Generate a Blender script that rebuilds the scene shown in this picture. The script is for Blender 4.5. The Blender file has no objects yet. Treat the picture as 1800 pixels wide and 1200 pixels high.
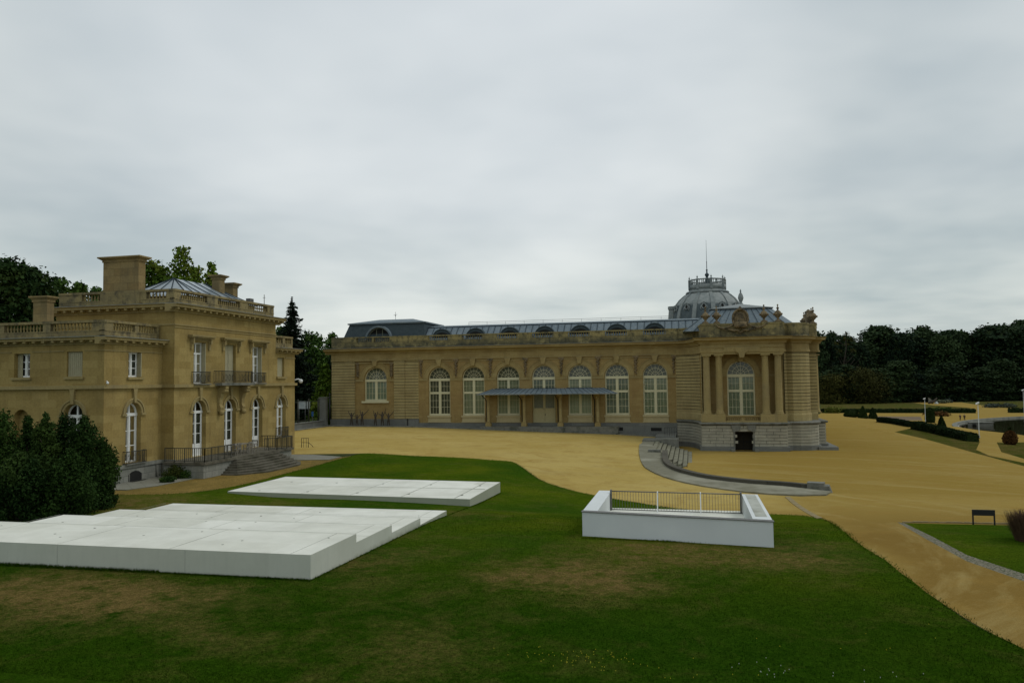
import bpy, bmesh, math, random
import numpy as np
from mathutils import Vector, Matrix, geometry, noise
from math import radians, sin, cos, pi, atan2, hypot, sqrt
random.seed(7); rng=np.random.default_rng(7)
scene=bpy.context.scene
COL=scene.collection
# ---- photograph camera (eye level 6.6 m above the court) ----
FPX=1350.; YAW=radians(13.0); PIT=math.atan(69/1350.); ROLL=0.0129; EYE=6.6
def _basis():
    Fh=(-sin(YAW),cos(YAW),0.); Rh=(cos(YAW),sin(YAW),0.)
    F=(Fh[0]*cos(PIT),Fh[1]*cos(PIT),sin(PIT)); Uh=(-Fh[0]*sin(PIT),-Fh[1]*sin(PIT),cos(PIT))
    R=tuple(Rh[i]*cos(ROLL)-Uh[i]*sin(ROLL) for i in range(3))
    U=tuple(Uh[i]*cos(ROLL)+Rh[i]*sin(ROLL) for i in range(3))
    return F,R,U
CF,CR,CU=_basis()
def ray(x,y):
    a=(x-900)/FPX; b=(600-y)/FPX
    return tuple(CF[i]+CR[i]*a+CU[i]*b for i in range(3))
def interp(x,pts):
    if x<=pts[0][0]: return pts[0][1]
    for (a,b),(c,d) in zip(pts,pts[1:]):
        if x<=c: return b+(d-b)*(x-a)/(c-a)
    return pts[-1][1]
def sstep(a,b,x):
    t=max(0.,min(1.,(x-a)/(b-a))); return t*t*(3-2*t)
def inpoly(x,y,P):
    c=False; j=len(P)-1
    for i in range(len(P)):
        xi,yi=P[i]; xj,yj=P[j]
        if (yi>y)!=(yj>y) and x<(xj-xi)*(y-yi)/(yj-yi)+xi: c=not c
        j=i
    return c
def segd(x,y,P,closed=False):
    m=1e9; n=len(P)
    for i in range(n if closed else n-1):
        ax,ay=P[i]; bx,by=P[(i+1)%n]; dx=bx-ax; dy=by-ay
        t=((x-ax)*dx+(y-ay)*dy)/(dx*dx+dy*dy+1e-12); t=max(0.,min(1.,t))
        m=min(m,hypot(x-ax-t*dx,y-ay-t*dy))
    return m
def z_up(x,y):
    b=interp(y,[(0,.35),(23,.17),(34,-.05),(44,-.38),(56,-.42),(80,-.25),(108,0),(200,0)])
    b*=1-sstep(-24,-32,x)*(1 if b<0 else 0)
    return b-.9*sstep(-20,-2,x)*sstep(33,53,y)
def z_lo(x,y): return interp(y,[(35,-.0),(50,-1.15),(70,-2.3),(100,-2.7),(150,-3.2),(400,-3.4)])
def z_gd(d): return interp(d,[(100,-4.6),(148,-5.8),(180,-6.8),(600,-6.8)])
def hit(fn,x,y,t0=5.,t1=900.):
    d=ray(x,y); f=lambda t: EYE+d[2]*t-fn(d[0]*t,d[1]*t)
    a=t0
    while a<t1:
        b=a*1.01+.1
        if f(b)<=0:
            for _ in range(30):
                m=(a+b)/2
                if f(m)>0: a=m
                else: b=m
            return (d[0]*b,d[1]*b)
        a=b
    return (d[0]*t1,d[1]*t1)

# ---------------- camera ----------------
cd=bpy.data.cameras.new('camera'); cam=bpy.data.objects.new('camera',cd); COL.objects.link(cam); scene.camera=cam
cd.sensor_width=36; cd.lens=27.0; cd.clip_start=.1; cd.clip_end=3000
cam.matrix_world=Matrix(((CR[0],CU[0],-CF[0],0),(CR[1],CU[1],-CF[1],0),(CR[2],CU[2],-CF[2],EYE),(0,0,0,1)))
# ---------------- exposure ----------------
scene.view_settings.view_transform='Standard'; scene.view_settings.look='None'
scene.view_settings.exposure=0; scene.view_settings.gamma=1
# ---------------- sky: overcast ----------------
SUN_EL=radians(52); SUN_AZ=radians(68)      # azimuth clockwise from +Y
w=bpy.data.worlds.new('World'); scene.world=w; w.use_nodes=True
nt=w.node_tree; N=nt.nodes; L=nt.links; N.clear()
def wn(t,**k):
    n=N.new(t)
    for a,b in k.items(): setattr(n,a,b)
    return n
out=wn('ShaderNodeOutputWorld'); bg=wn('ShaderNodeBackground'); L.new(bg.outputs[0],out.inputs[0])
sky=wn('ShaderNodeTexSky',sky_type='NISHITA',sun_disc=False,sun_elevation=SUN_EL,sun_rotation=SUN_AZ)
sky.air_density=1; sky.dust_density=3
tc=wn('ShaderNodeTexCoord'); sp=wn('ShaderNodeSeparateXYZ'); L.new(tc.outputs['Generated'],sp.inputs[0])
def wm(op,a,b=None,c=None):
    n=wn('ShaderNodeMath',operation=op)
    for i,v in enumerate((a,b,c)):
        if v is None: continue
        if isinstance(v,(int,float)): n.inputs[i].default_value=v
        else: L.new(v,n.inputs[i])
    return n.outputs[0]
zz=wm('MAXIMUM',sp.outputs[2],0.0); den=wm('ADD',zz,.13)
cx=wm('DIVIDE',sp.outputs[0],den); cy=wm('DIVIDE',sp.outputs[1],den)
cb=wn('ShaderNodeCombineXYZ'); L.new(cx,cb.inputs[0]); L.new(cy,cb.inputs[1])
n1=wn('ShaderNodeTexNoise'); n1.inputs['Scale'].default_value=.55; n1.inputs['Detail'].default_value=4; n1.inputs['Roughness'].default_value=.5; n1.inputs['Distortion'].default_value=.35
L.new(cb.outputs[0],n1.inputs['Vector'])
n2=wn('ShaderNodeTexNoise'); n2.inputs['Scale'].default_value=1.5; n2.inputs['Detail'].default_value=3.5; n2.inputs['Roughness'].default_value=.5
L.new(cb.outputs[0],n2.inputs['Vector'])
nn=wm('ADD',wm('MULTIPLY',n1.outputs[0],.68),wm('MULTIPLY',n2.outputs[0],.32))
rp=wn('ShaderNodeValToRGB'); L.new(nn,rp.inputs[0])
rp.color_ramp.elements[0].position=.39; rp.color_ramp.elements[0].color=(.42,.495,.525,1)
rp.color_ramp.elements[1].position=.585; rp.color_ramp.elements[1].color=(.66,.71,.705,1)
# paler low band above the horizon, brighter towards the zenith (out of frame)
hz=wn('ShaderNodeValToRGB'); L.new(zz,hz.inputs[0])
e=hz.color_ramp.elements; e[0].position=0; e[0].color=(1.10,1.08,1.02,1); e[1].position=1; e[1].color=(1.25,1.22,1.2,1)
for p,c in ((.10,(1.08,1.07,1.03,1)),(.22,(.98,.98,.99,1)),(.50,(.98,.98,1.0,1))):
    q=e.new(p); q.color=c
# thinner, brighter cloud in front of the veiled sun
_g=ray(760,40); _l=sqrt(sum(v*v for v in _g)); vd=wn('ShaderNodeVectorMath',operation='DOT_PRODUCT'); L.new(tc.outputs['Generated'],vd.inputs[0]); vd.inputs[1].default_value=tuple(v/_l for v in _g)
gl=wn('ShaderNodeMapRange',interpolation_type='SMOOTHSTEP'); L.new(vd.outputs['Value'],gl.inputs[0]); gl.inputs[1].default_value=.86; gl.inputs[2].default_value=1.0; gl.inputs[3].default_value=0; gl.inputs[4].default_value=1
gm=wm('MULTIPLY',gl.outputs[0],wm('ADD',wm('MULTIPLY',n1.outputs[0],1.0),.0)); gc=wn('ShaderNodeMixRGB'); L.new(gm,gc.inputs[0]); L.new(rp.outputs[0],gc.inputs[1]); gc.inputs[2].default_value=(.90,.94,.95,1)
mx=wn('ShaderNodeMixRGB',blend_type='MULTIPLY'); mx.inputs[0].default_value=1
L.new(gc.outputs[0],mx.inputs[1]); L.new(hz.outputs[0],mx.inputs[2])
sk=wn('ShaderNodeMixRGB',blend_type='MULTIPLY'); sk.inputs[0].default_value=1; L.new(sky.outputs[0],sk.inputs[1]); sk.inputs[2].default_value=(.10,.10,.10,1)
m2=wn('ShaderNodeMixRGB'); m2.inputs[0].default_value=.93; L.new(sk.outputs[0],m2.inputs[1]); L.new(mx.outputs[0],m2.inputs[2])
L.new(m2.outputs[0],bg.inputs[0]); bg.inputs[1].default_value=1.0
# ---------------- veiled sun ----------------
sd=bpy.data.lights.new('sun','SUN'); sd.energy=.75; sd.angle=radians(20); sd.color=(1,.96,.9)
so=bpy.data.objects.new('sun',sd); COL.objects.link(so)
sv=Vector((sin(SUN_AZ)*cos(SUN_EL),cos(SUN_AZ)*cos(SUN_EL),sin(SUN_EL))); so.rotation_euler=(-sv).to_track_quat('-Z','Y').to_euler()
# ---------------- materials ----------------
def mat(name,col=(.5,.5,.5),rough=.8,metal=0,spec=.3,build=None):
    m=bpy.data.materials.new(name); m.use_nodes=True; t=m.node_tree; b=t.nodes['Principled BSDF']
    b.inputs['Base Color'].default_value=(*col,1); b.inputs['Roughness'].default_value=rough
    b.inputs['Metallic'].default_value=metal; b.inputs['Specular IOR Level'].default_value=spec
    if build: build(K(t,b))
    return m
class K:
    def __init__(s,t,b): s.t=t; s.b=b; s.N=t.nodes; s.L=t.links; s._p=None
    def n(s,ty,**k):
        n=s.N.new(ty)
        for a,b in k.items(): setattr(n,a,b)
        return n
    def put(s,v,inp):
        if isinstance(v,(int,float)): inp.default_value=v
        elif isinstance(v,tuple): inp.default_value=(*v,1) if len(v)==3 and len(inp.default_value)==4 else v
        else: s.L.new(v,inp)
    @property
    def pos(s):
        if s._p is None: s._p=s.n('ShaderNodeNewGeometry').outputs['Position']
        return s._p
    def island(s): return s.n('ShaderNodeNewGeometry').outputs['Random Per Island']
    def xyz(s):
        q=s.n('ShaderNodeSeparateXYZ'); s.L.new(s.pos,q.inputs[0]); return q.outputs
    def comb(s,x,y,z):
        q=s.n('ShaderNodeCombineXYZ')
        for i,v in enumerate((x,y,z)): s.put(v,q.inputs[i])
        return q.outputs[0]
    def m(s,op,a,b=0.):
        q=s.n('ShaderNodeMath',operation=op); s.put(a,q.inputs[0]); s.put(b,q.inputs[1]); return q.outputs[0]
    def noise(s,scale,vec=None,det=4,rough=.55,dist=0):
        q=s.n('ShaderNodeTexNoise'); q.inputs['Scale'].default_value=scale; q.inputs['Detail'].default_value=det
        q.inputs['Roughness'].default_value=rough; q.inputs['Distortion'].default_value=dist
        s.L.new(vec if vec is not None else s.pos,q.inputs['Vector']); return q.outputs[0]
    def map(s,v,a,b,c=0.,d=1.):
        q=s.n('ShaderNodeMapRange'); s.put(v,q.inputs[0])
        for i,x in zip((1,2,3,4),(a,b,c,d)): q.inputs[i].default_value=x
        return q.outputs[0]
    def mix(s,f,a,b,mode='MIX'):
        q=s.n('ShaderNodeMixRGB',blend_type=mode); s.put(f,q.inputs[0]); s.put(a,q.inputs[1]); s.put(b,q.inputs[2]); return q.outputs[0]
    def attr(s,nm): 
        q=s.n('ShaderNodeAttribute',attribute_name=nm); return q.outputs['Fac']
    def col(s,c): s.L.new(c,s.b.inputs['Base Color'])
    def bump(s,h,st=.3,d=.05):
        q=s.n('ShaderNodeBump'); q.inputs['Strength'].default_value=st; q.inputs['Distance'].default_value=d
        s.L.new(h,q.inputs['Height']); s.L.new(q.outputs[0],s.b.inputs['Normal'])
def stone(name,c1,c2,mort,bw=.9,bh=.42,mw=.012,stain=(.12,.105,.075),sa=.5,rough=.88,streak=.5,bs=.25,lich=None,soot=None):
    def f(k):
        X,Y,Z=k.xyz(); u=k.m('ADD',X,Y); v=k.comb(u,Z,0.)
        br=k.n('ShaderNodeTexBrick'); k.L.new(v,br.inputs['Vector']); br.inputs['Scale'].default_value=1
        for a,c in (('Color1',c1),('Color2',c2),('Mortar',mort)): br.inputs[a].default_value=(*c,1)
        br.inputs['Mortar Size'].default_value=mw; br.inputs['Brick Width'].default_value=bw; br.inputs['Row Height'].default_value=bh
        br.inputs['Mortar Smooth'].default_value=.3
        n1=k.noise(.35,det=5); n2=k.noise(1.,k.comb(k.m('MULTIPLY',u,1.6),k.m('MULTIPLY',Z,.16),0.),det=5,rough=.6)
        n3=k.noise(7.,det=5,rough=.65)
        c=k.mix(k.map(n3,.3,.7),k.mix(1.,br.outputs[0],(.86,.85,.84),'MULTIPLY'),k.mix(1.,br.outputs[0],(1.12,1.12,1.12),'MULTIPLY'))
        c=k.mix(k.m('MULTIPLY',k.map(n1,.48,.72),sa),c,stain)
        c=k.mix(k.m('MULTIPLY',k.map(n2,.52,.75),streak),c,stain)
        if lich: c=k.mix(k.m('MULTIPLY',k.map(k.noise(1.7,det=6,rough=.7),.5,.64),.75),c,lich)
        if soot:
            for za,zb in soot: c=k.mix(k.m('MULTIPLY',k.m('MULTIPLY',k.map(Z,zb,za),k.map(Z,za-.35,za-.3)),k.map(k.noise(1.,k.comb(k.m('MULTIPLY',u,.9),k.m('MULTIPLY',Z,1.2),0.),det=6,rough=.7),.38,.50,0.,.9)),c,(.055,.055,.042))
        k.col(c); k.bump(k.m('ADD',k.m('MULTIPLY',br.outputs['Fac'],-.6),n3),bs,.04)
    return mat(name,rough=rough,spec=.12,build=f)
def speck(name,a,b,sc=3.,rough=.8,c=None,metal=0,spec=.3,bs=.15):
    def f(k):
        col=k.mix(k.map(k.noise(sc,det=6,rough=.65),.32,.68),a,b)
        if c: col=k.mix(k.map(k.noise(sc*.22,det=4),.5,.68),col,c)
        k.col(col); k.bump(k.noise(sc*5,det=4),bs,.03)
    return mat(name,rough=rough,metal=metal,spec=spec,build=f)
MS={}
MS['villa']=stone('villa_stone',(.365,.275,.105),(.29,.21,.073),(.27,.198,.07),1.3,.52,.006,(.18,.13,.05),.5,streak=.5)
MS['museum']=stone('museum_stone',(.35,.278,.125),(.30,.23,.098),(.24,.185,.08),1.2,.43,.006,(.19,.135,.06),.55,streak=.45)
MS['band']=stone('banded_stone',(.385,.32,.155),(.345,.28,.13),(.27,.21,.095),1.4,.43,.004,(.21,.155,.075),.45,streak=.45)
MS['panel']=stone('ochre_panel_stone',(.325,.24,.10),(.285,.205,.082),(.225,.158,.06),1.0,.4,.006,(.20,.12,.05),.4,streak=.35)
MS['trim']=stone('trim_stone',(.335,.265,.12),(.30,.235,.10),(.25,.19,.08),1.5,2.,.004,(.17,.14,.085),.5,streak=.55)
MS['sillp']=speck('pale_sill_stone',(.42,.35,.19),(.47,.40,.23),3,.9,spec=.1)
MS['par']=stone('weathered_parapet_stone',(.34,.28,.125),(.27,.23,.11),(.15,.13,.07),1.4,.85,.012,(.085,.085,.062),.7,streak=.8,lich=(.055,.06,.045),soot=[(11.9,13.15)])
MS['carve']=speck('carved_stone',(.13,.10,.06),(.26,.20,.115),6,.9,(.075,.065,.048),spec=.1)
MS['plinth']=stone('blue_grey_plinth',(.19,.195,.175),(.155,.16,.148),(.11,.11,.10),1.6,.8,.012,(.09,.095,.08),.4,streak=.3)
MS['block']=stone('blue_limestone_blocks',(.40,.38,.30),(.33,.32,.255),(.33,.32,.255),1.7,.385,.0,(.20,.19,.15),.5,streak=.4)
MS['joint']=mat('dark_joint',(.05,.045,.035),.95)
MS['grey']=speck('grey_step_stone',(.13,.132,.11),(.205,.20,.17),4,.85,(.085,.09,.07))
MS['ledge']=speck('weathered_ledge_stone',(.15,.145,.10),(.205,.195,.145),1.6,.9,(.28,.27,.21),spec=.1)
MS['tread']=speck('pale_tread_stone',(.17,.165,.12),(.24,.23,.17),2.,.9,(.12,.12,.08),spec=.1)
MS['treadshade']=mat('tread_edge_shade',(.045,.045,.025),.95)  # dark colour for the painted shade lines on the stairs
MS['edge']=speck('sandy_edging_stone',(.22,.175,.09),(.28,.225,.12),3.,.9,spec=.1)
MS['pave']=stone('grey_paving',(.235,.23,.19),(.20,.20,.165),(.12,.12,.09),1.2,.9,.02,(.15,.14,.09),.4,streak=.1)
def slate(k):
    X,Y,Z=k.xyz(); u=k.m('ADD',X,k.m('MULTIPLY',Y,.0)); 
    c=k.mix(k.map(k.noise(.8,det=5),.3,.7),(.12,.155,.18),(.165,.205,.23))
    c=k.mix(k.map(k.noise(1.,k.comb(k.m('MULTIPLY',X,3.),k.m('MULTIPLY',Y,3.),k.m('MULTIPLY',Z,.4)),det=5),.5,.75),c,(.22,.25,.255))
    k.col(c)
MS['zinc']=mat('blue_grey_zinc',rough=.75,spec=.2,build=slate)
MS['zincd']=speck('dark_slate',(.045,.062,.070),(.068,.088,.095),2.,.85,spec=.1)
MS['seam']=mat('roof_seam',(.045,.06,.07),.95,spec=.05)
def domef(k):
    X,Y,Z=k.xyz(); h=k.m('ADD',Z,k.m('MULTIPLY',k.noise(.9,det=4),1.6))
    c=k.mix(k.map(k.noise(1.5,det=5),.3,.7),(.20,.225,.22),(.30,.32,.31)); d=k.mix(k.map(k.noise(.8,det=5),.3,.7),(.065,.085,.092),(.10,.122,.128))
    k.col(k.mix(k.map(h,20.9,21.3),d,c))
MS['domeskin']=mat('slate_and_lead',rough=.7,spec=.2,build=domef)
MS['lead']=speck('pale_lead',(.17,.195,.19),(.27,.29,.28),1.3,.6,(.12,.145,.15))
MS['cream']=speck('cream_window_paint',(.56,.53,.34),(.60,.57,.38),5,.6)
MS['white']=speck('white_window_paint',(.74,.75,.72),(.78,.79,.77),5,.5)
MS['shut']=speck('beige_shutter_paint',(.33,.30,.19),(.37,.34,.22),5,.7)
MS['door']=speck('beige_door_paint',(.42,.37,.20),(.46,.41,.23),4,.7)
MS['dark']=mat('dark_interior',(.018,.018,.016),.9)
MS['room']=speck('dim_room',(.06,.056,.045),(.11,.10,.08),1.2,.9)
MS['ddoor']=mat('dark_door_wood',(.022,.018,.010),.8)
MS['brownint']=mat('brown_interior',(.06,.038,.022),.9)
def cur(k):
    X,Y,Z=k.xyz(); u=k.m('ADD',X,Y)
    c=k.mix(k.map(k.m('SINE',k.m('MULTIPLY',u,18.)),-1.,1.),(.38,.41,.29),(.47,.50,.37)); k.col(k.mix(1.,c,k.mix(k.n('ShaderNodeObjectInfo').outputs['Random'],(.62,.66,.66),(1.12,1.1,1.05)),'MULTIPLY'))
MS['curtain']=mat('pale_curtain',rough=.95,build=cur)
MS['curtaind']=speck('grey_curtain',(.15,.16,.12),(.2,.21,.16),3,.95)
def glass():
    m=bpy.data.materials.new('window_glass'); m.use_nodes=True; t=m.node_tree; t.nodes.clear()
    o=t.nodes.new('ShaderNodeOutputMaterial'); mx=t.nodes.new('ShaderNodeMixShader'); tr=t.nodes.new('ShaderNodeBsdfTransparent'); gl=t.nodes.new('ShaderNodeBsdfGlossy')
    tr.inputs[0].default_value=(.80,.84,.80,1); gl.inputs['Roughness'].default_value=.06
    lw=t.nodes.new('ShaderNodeFresnel'); lw.inputs[0].default_value=1.55
    t.links.new(lw.outputs[0],mx.inputs[0]); t.links.new(tr.outputs[0],mx.inputs[1]); t.links.new(gl.outputs[0],mx.inputs[2]); t.links.new(mx.outputs[0],o.inputs[0]); return m
MS['glass']=glass()
MS['iron']=mat('black_iron',(.022,.024,.022),.55,.3)
MS['irong']=mat('dark_green_iron',(.042,.043,.034),.7,.1)
MS['vstep']=speck('worn_brown_grey_stone',(.10,.092,.068),(.165,.152,.118),3,.9,(.07,.065,.045),spec=.1)
MS['steel']=speck('galvanised_steel',(.10,.10,.09),(.16,.16,.15),8,.5,metal=.3)
MS['lampw']=mat('pale_grey_paint',(.48,.50,.48),.6)
MS['wht']=mat('white_metal',(.72,.73,.72),.45)
def concr(k):
    X,Y,Z=k.xyz()
    c=k.mix(k.map(k.noise(.9,det=6,rough=.6),.3,.7),(.67,.67,.60),(.78,.78,.71)); br=k.n('ShaderNodeTexBrick'); k.L.new(k.comb(X,Y,0.),br.inputs['Vector']); br.inputs['Scale'].default_value=1; br.inputs['Brick Width'].default_value=4.6; br.inputs['Row Height'].default_value=1.78; br.inputs['Mortar Size'].default_value=0.; br.inputs['Color1'].default_value=(1,1,1,1); br.inputs['Color2'].default_value=(.86,.86,.83,1); c=k.mix(1.,c,br.outputs[0],'MULTIPLY'); c=k.mix(k.m('MULTIPLY',k.map(k.noise(.28,det=6,rough=.7,dist=.5),.47,.68),.5),c,(.52,.52,.45))
    c=k.mix(k.map(k.noise(9.,det=5,rough=.7),.62,.78),c,(.45,.46,.42))
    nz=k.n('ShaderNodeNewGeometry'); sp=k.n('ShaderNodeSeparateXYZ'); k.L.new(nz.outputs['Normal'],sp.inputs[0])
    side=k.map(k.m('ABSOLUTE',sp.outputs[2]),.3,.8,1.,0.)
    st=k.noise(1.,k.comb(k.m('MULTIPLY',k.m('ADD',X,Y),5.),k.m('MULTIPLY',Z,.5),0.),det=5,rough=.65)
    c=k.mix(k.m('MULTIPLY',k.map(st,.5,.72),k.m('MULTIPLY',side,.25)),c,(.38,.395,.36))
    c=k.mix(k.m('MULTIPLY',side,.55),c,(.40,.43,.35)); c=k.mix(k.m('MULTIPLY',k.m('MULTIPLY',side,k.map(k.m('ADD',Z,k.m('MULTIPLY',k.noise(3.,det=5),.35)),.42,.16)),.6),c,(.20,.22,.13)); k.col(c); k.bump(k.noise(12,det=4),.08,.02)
MS['conc']=mat('white_concrete',rough=.75,build=concr)
MS['wpaint']=speck('white_cladding',(.60,.63,.63),(.65,.68,.675),.7,.6,(.57,.60,.60),bs=.02)
MS['concd']=speck('stained_concrete',(.33,.34,.29),(.45,.46,.41),2.5,.8,(.22,.22,.18))
def leaf(name,a,b,c=None,t=.25):
    def f(k):
        i=k.island(); col=k.mix(i,a,b); ob=k.n('ShaderNodeObjectInfo').outputs['Random']
        col=k.mix(1.,col,k.mix(ob,(.52,.58,.66),(1.65,1.5,1.15)),'MULTIPLY')
        if c: col=k.mix(k.map(k.noise(.35,det=3),.5,.66),col,c)
        k.col(col)
    return mat(name,rough=.8,spec=.05,build=f)
LF=dict(forest=leaf('forest_foliage',(.013,.027,.014),(.028,.050,.024),(.034,.054,.018)),
 olive=leaf('olive_foliage',(.024,.030,.009),(.045,.046,.014)),
 midd=leaf('deep_green_foliage',(.012,.030,.009),(.03,.060,.016),(.04,.06,.014)),
 mid=leaf('green_foliage',(.022,.052,.012),(.05,.095,.02),(.06,.10,.018)),
 bright=leaf('bright_foliage',(.05,.095,.012),(.10,.17,.022),(.13,.16,.02)),
 spruce=leaf('spruce_needles',(.007,.014,.010),(.018,.030,.020)),
 yew=leaf('yew_needles',(.010,.026,.006),(.026,.055,.012),(.034,.06,.012)),
 topi=leaf('clipped_box_foliage',(.009,.020,.007),(.022,.040,.013)),
 rust=leaf('rusty_foliage',(.06,.03,.012),(.09,.05,.02)),
 reed=leaf('reddish_grass_blades',(.09,.055,.035),(.16,.10,.06)),
 ivy=leaf('shrub_foliage',(.03,.05,.012),(.09,.10,.02)),
 grey=leaf('grey_green_foliage',(.06,.075,.055),(.11,.13,.10)))
MS['bark']=speck('bark',(.035,.028,.02),(.07,.055,.04),3,.95)
# ---------------- mesh helpers ----------------
def obj(name,me,m,parent=None):
    o=bpy.data.objects.new(name,me); COL.objects.link(o)
    if m is not None: me.materials.append(m)
    if parent is not None: o.parent=parent
    return o
def tag(o,label=None,cat=None,group=None,kind=None):
    if label: o['label']=label
    if cat: o['category']=cat
    if group: o['group']=group
    if kind: o['kind']=kind
    return o
def thing(name,loc,label,cat,group=None,rz=0):
    o=bpy.data.objects.new(name,None); COL.objects.link(o); o.location=loc; o.rotation_euler=(0,0,rz); o.empty_display_size=.3
    return tag(o,label,cat,group)
class MB:
    """collects faces in a local frame: a along u, b outward (u x z), z up"""
    def __init__(s,o=(0,0,0),u=(1,0)):
        s.o=o; l=hypot(*u); s.u=(u[0]/l,u[1]/l); s.v=[]; s.f=[]; s.sm=[]
    def p(s,a,b,z): 
        s.v.append((s.o[0]+a*s.u[0]+b*s.u[1],s.o[1]+a*s.u[1]-b*s.u[0],s.o[2]+z)); return len(s.v)-1
    def face(s,ids,sm=False): s.f.append(tuple(ids)); s.sm.append(sm)
    def box(s,a0,a1,b0,b1,z0,z1):
        i=[s.p(a,b,z) for z in (z0,z1) for b in (b0,b1) for a in (a0,a1)]
        for q in ((0,1,3,2),(4,5,7,6),(0,1,5,4),(2,3,7,6),(0,2,6,4),(1,3,7,5)): s.face([i[j] for j in q])
        return s
    def hexa(s,P):
        i=[s.p(*q) for q in P]
        for q in ((0,1,3,2),(4,5,7,6),(0,1,5,4),(2,3,7,6),(0,2,6,4),(1,3,7,5)): s.face([i[j] for j in q])
        return s
    def prism(s,pts,b0,b1):      # polygon in (a,z), extruded along b
        n=len(pts); f=[s.p(a,b1,z) for a,z in pts]; k=[s.p(a,b0,z) for a,z in pts]
        s.face(f); s.face(k[::-1])
        for i in range(n): s.face((f[i],f[(i+1)%n],k[(i+1)%n],k[i]))
        return s
    def slab(s,pts,z0,z1):       # polygon in (a,b), extruded along z
        n=len(pts); f=[s.p(a,b,z1) for a,b in pts]; k=[s.p(a,b,z0) for a,b in pts]
        s.face(f); s.face(k[::-1])
        for i in range(n): s.face((f[i],f[(i+1)%n],k[(i+1)%n],k[i]))
        return s
    def lathe(s,a,b,z,prof,n=12,sm=True,cap=True,a0=0,a1=2*pi):
        full=abs(a1-a0-2*pi)<1e-6; m=n if full else n+1
        R=[[s.p(a+r*cos(a0+(a1-a0)*j/n),b+r*sin(a0+(a1-a0)*j/n),z+h) for j in range(m)] for r,h in prof]
        for i in range(len(R)-1):
            for j in range(n):
                k=(j+1)%m; s.face((R[i][j],R[i][k],R[i+1][k],R[i+1][j]),sm)
        if cap and full:
            s.face(R[0][::-1]); s.face(R[-1])
        return s
    def tube(s,pts,r,n=6,sm=True,cl=False):
        P=[Vector(p) for p in pts]; R=[]; rr=r if isinstance(r,(list,tuple)) else [r]*len(P)
        for i,p in enumerate(P):
            d=(P[(i+1)%len(P)] if (cl or i+1<len(P)) else P[i])-(P[i-1] if (cl or i>0) else P[i]); d.normalize()
            x=d.orthogonal().normalized() if abs(d.z)<.99 else Vector((1,0,0)); 
            if abs(d.z)<.99: x=Vector((0,0,1)).cross(d).normalized()
            y=d.cross(x).normalized()
            R.append([s.p(*(p+(x*cos(2*pi*j/n)+y*sin(2*pi*j/n))*rr[i])) for j in range(n)])
        m=len(R)
        for i in range(m if cl else m-1):
            for j in range(n): s.face((R[i][j],R[i][(j+1)%n],R[(i+1)%m][(j+1)%n],R[(i+1)%m][j]),sm)
        if not cl: s.face(R[0][::-1]); s.face(R[-1])
        return s
    def arc(s,uc,zs,r0,r1,b0,b1,a0=0.,a1=pi,n=20):    # flat ring segment in the wall plane
        for i in range(n):
            t0=a0+(a1-a0)*i/n; t1=a0+(a1-a0)*(i+1)/n
            q=[(uc+r*cos(t),zs+r*sin(t)) for r,t in ((r0,t0),(r1,t0),(r1,t1),(r0,t1))]
            f=[s.p(a,b1,z) for a,z in q]; s.face(f)
            k=[s.p(a,b0,z) for a,z in q]
            s.face((f[1],f[2],k[2],k[1])); s.face((f[0],f[3],k[3],k[0]))
            if i==0: s.face((f[0],f[1],k[1],k[0]))
            if i==n-1: s.face((f[2],f[3],k[3],k[2]))
        return s
    def wall(s,outer,holes,b=0.,depth=.4):
        V=[];E=[]
        for P in [outer]+holes:
            k=len(V); n=len(P); V+= [Vector(p) for p in P]; E+=[(k+i,k+(i+1)%n) for i in range(n)]
        vs,es,fs,_,_,_=geometry.delaunay_2d_cdt(V,E,[],0,1e-5)
        ids=[s.p(v[0],b,v[1]) for v in vs]
        for f in fs:
            c=sum((vs[i] for i in f),Vector((0,0)))/len(f)
            if inpoly(c[0],c[1],outer) and not any(inpoly(c[0],c[1],h) for h in holes): s.face([ids[i] for i in f])
        for h in holes:
            n=len(h); f=[s.p(a,b,z) for a,z in h]; k=[s.p(a,b-depth,z) for a,z in h]
            for i in range(n): s.face((f[i],f[(i+1)%n],k[(i+1)%n],k[i]))
        return s
    def build(s,name,m,parent=None,off=None):
        off=off if off is not None else (tuple(parent_loc(parent)) if parent is not None else (0,0,0))
        me=bpy.data.meshes.new(name); me.from_pydata([(x-off[0],y-off[1],z-off[2]) for x,y,z in s.v],[],s.f)
        me.polygons.foreach_set('use_smooth',s.sm)
        bm=bmesh.new(); bm.from_mesh(me); bmesh.ops.recalc_face_normals(bm,faces=bm.faces); bm.to_mesh(me); bm.free()
        o=obj(name,me,m,parent); return o
def parent_loc(p):
    v=Vector((0,0,0))
    while p is not None: v+=p.location; p=p.parent
    return v
def copytree(root,loc,rz,label=None):
    c=root.copy(); COL.objects.link(c); c.location=loc; c.rotation_euler=(0,0,rz)
    if label: c['label']=label
    for ch in root.children:
        d=ch.copy(); COL.objects.link(d); d.parent=c
        for g in ch.children:
            e=g.copy(); COL.objects.link(e); e.parent=d
    return c
def archpoly(uc,w,z0,zs,n=18):
    r=w/2; return [(uc-r,z0),(uc+r,z0)]+[(uc+r*cos(pi*i/n),zs+r*sin(pi*i/n)) for i in range(n+1)]
def rect(a0,a1,z0,z1): return [(a0,z0),(a1,z0),(a1,z1),(a0,z1)]
BAL=[(.09,0),(.09,.06),(.05,.10),(.10,.26),(.10,.34),(.055,.52),(.05,.60),(.08,.64),(.08,.70)]
def balusters(mb,a0,a1,b,z0,h,sp=.3,n=8):
    k=max(1,int(round((a1-a0)/sp))); s=h/.70
    for i in range(k): mb.lathe(a0+(i+.5)*(a1-a0)/k,b,z0,[(r*min(1.25,s)*1.0,q*s) for r,q in BAL],n)
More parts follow.
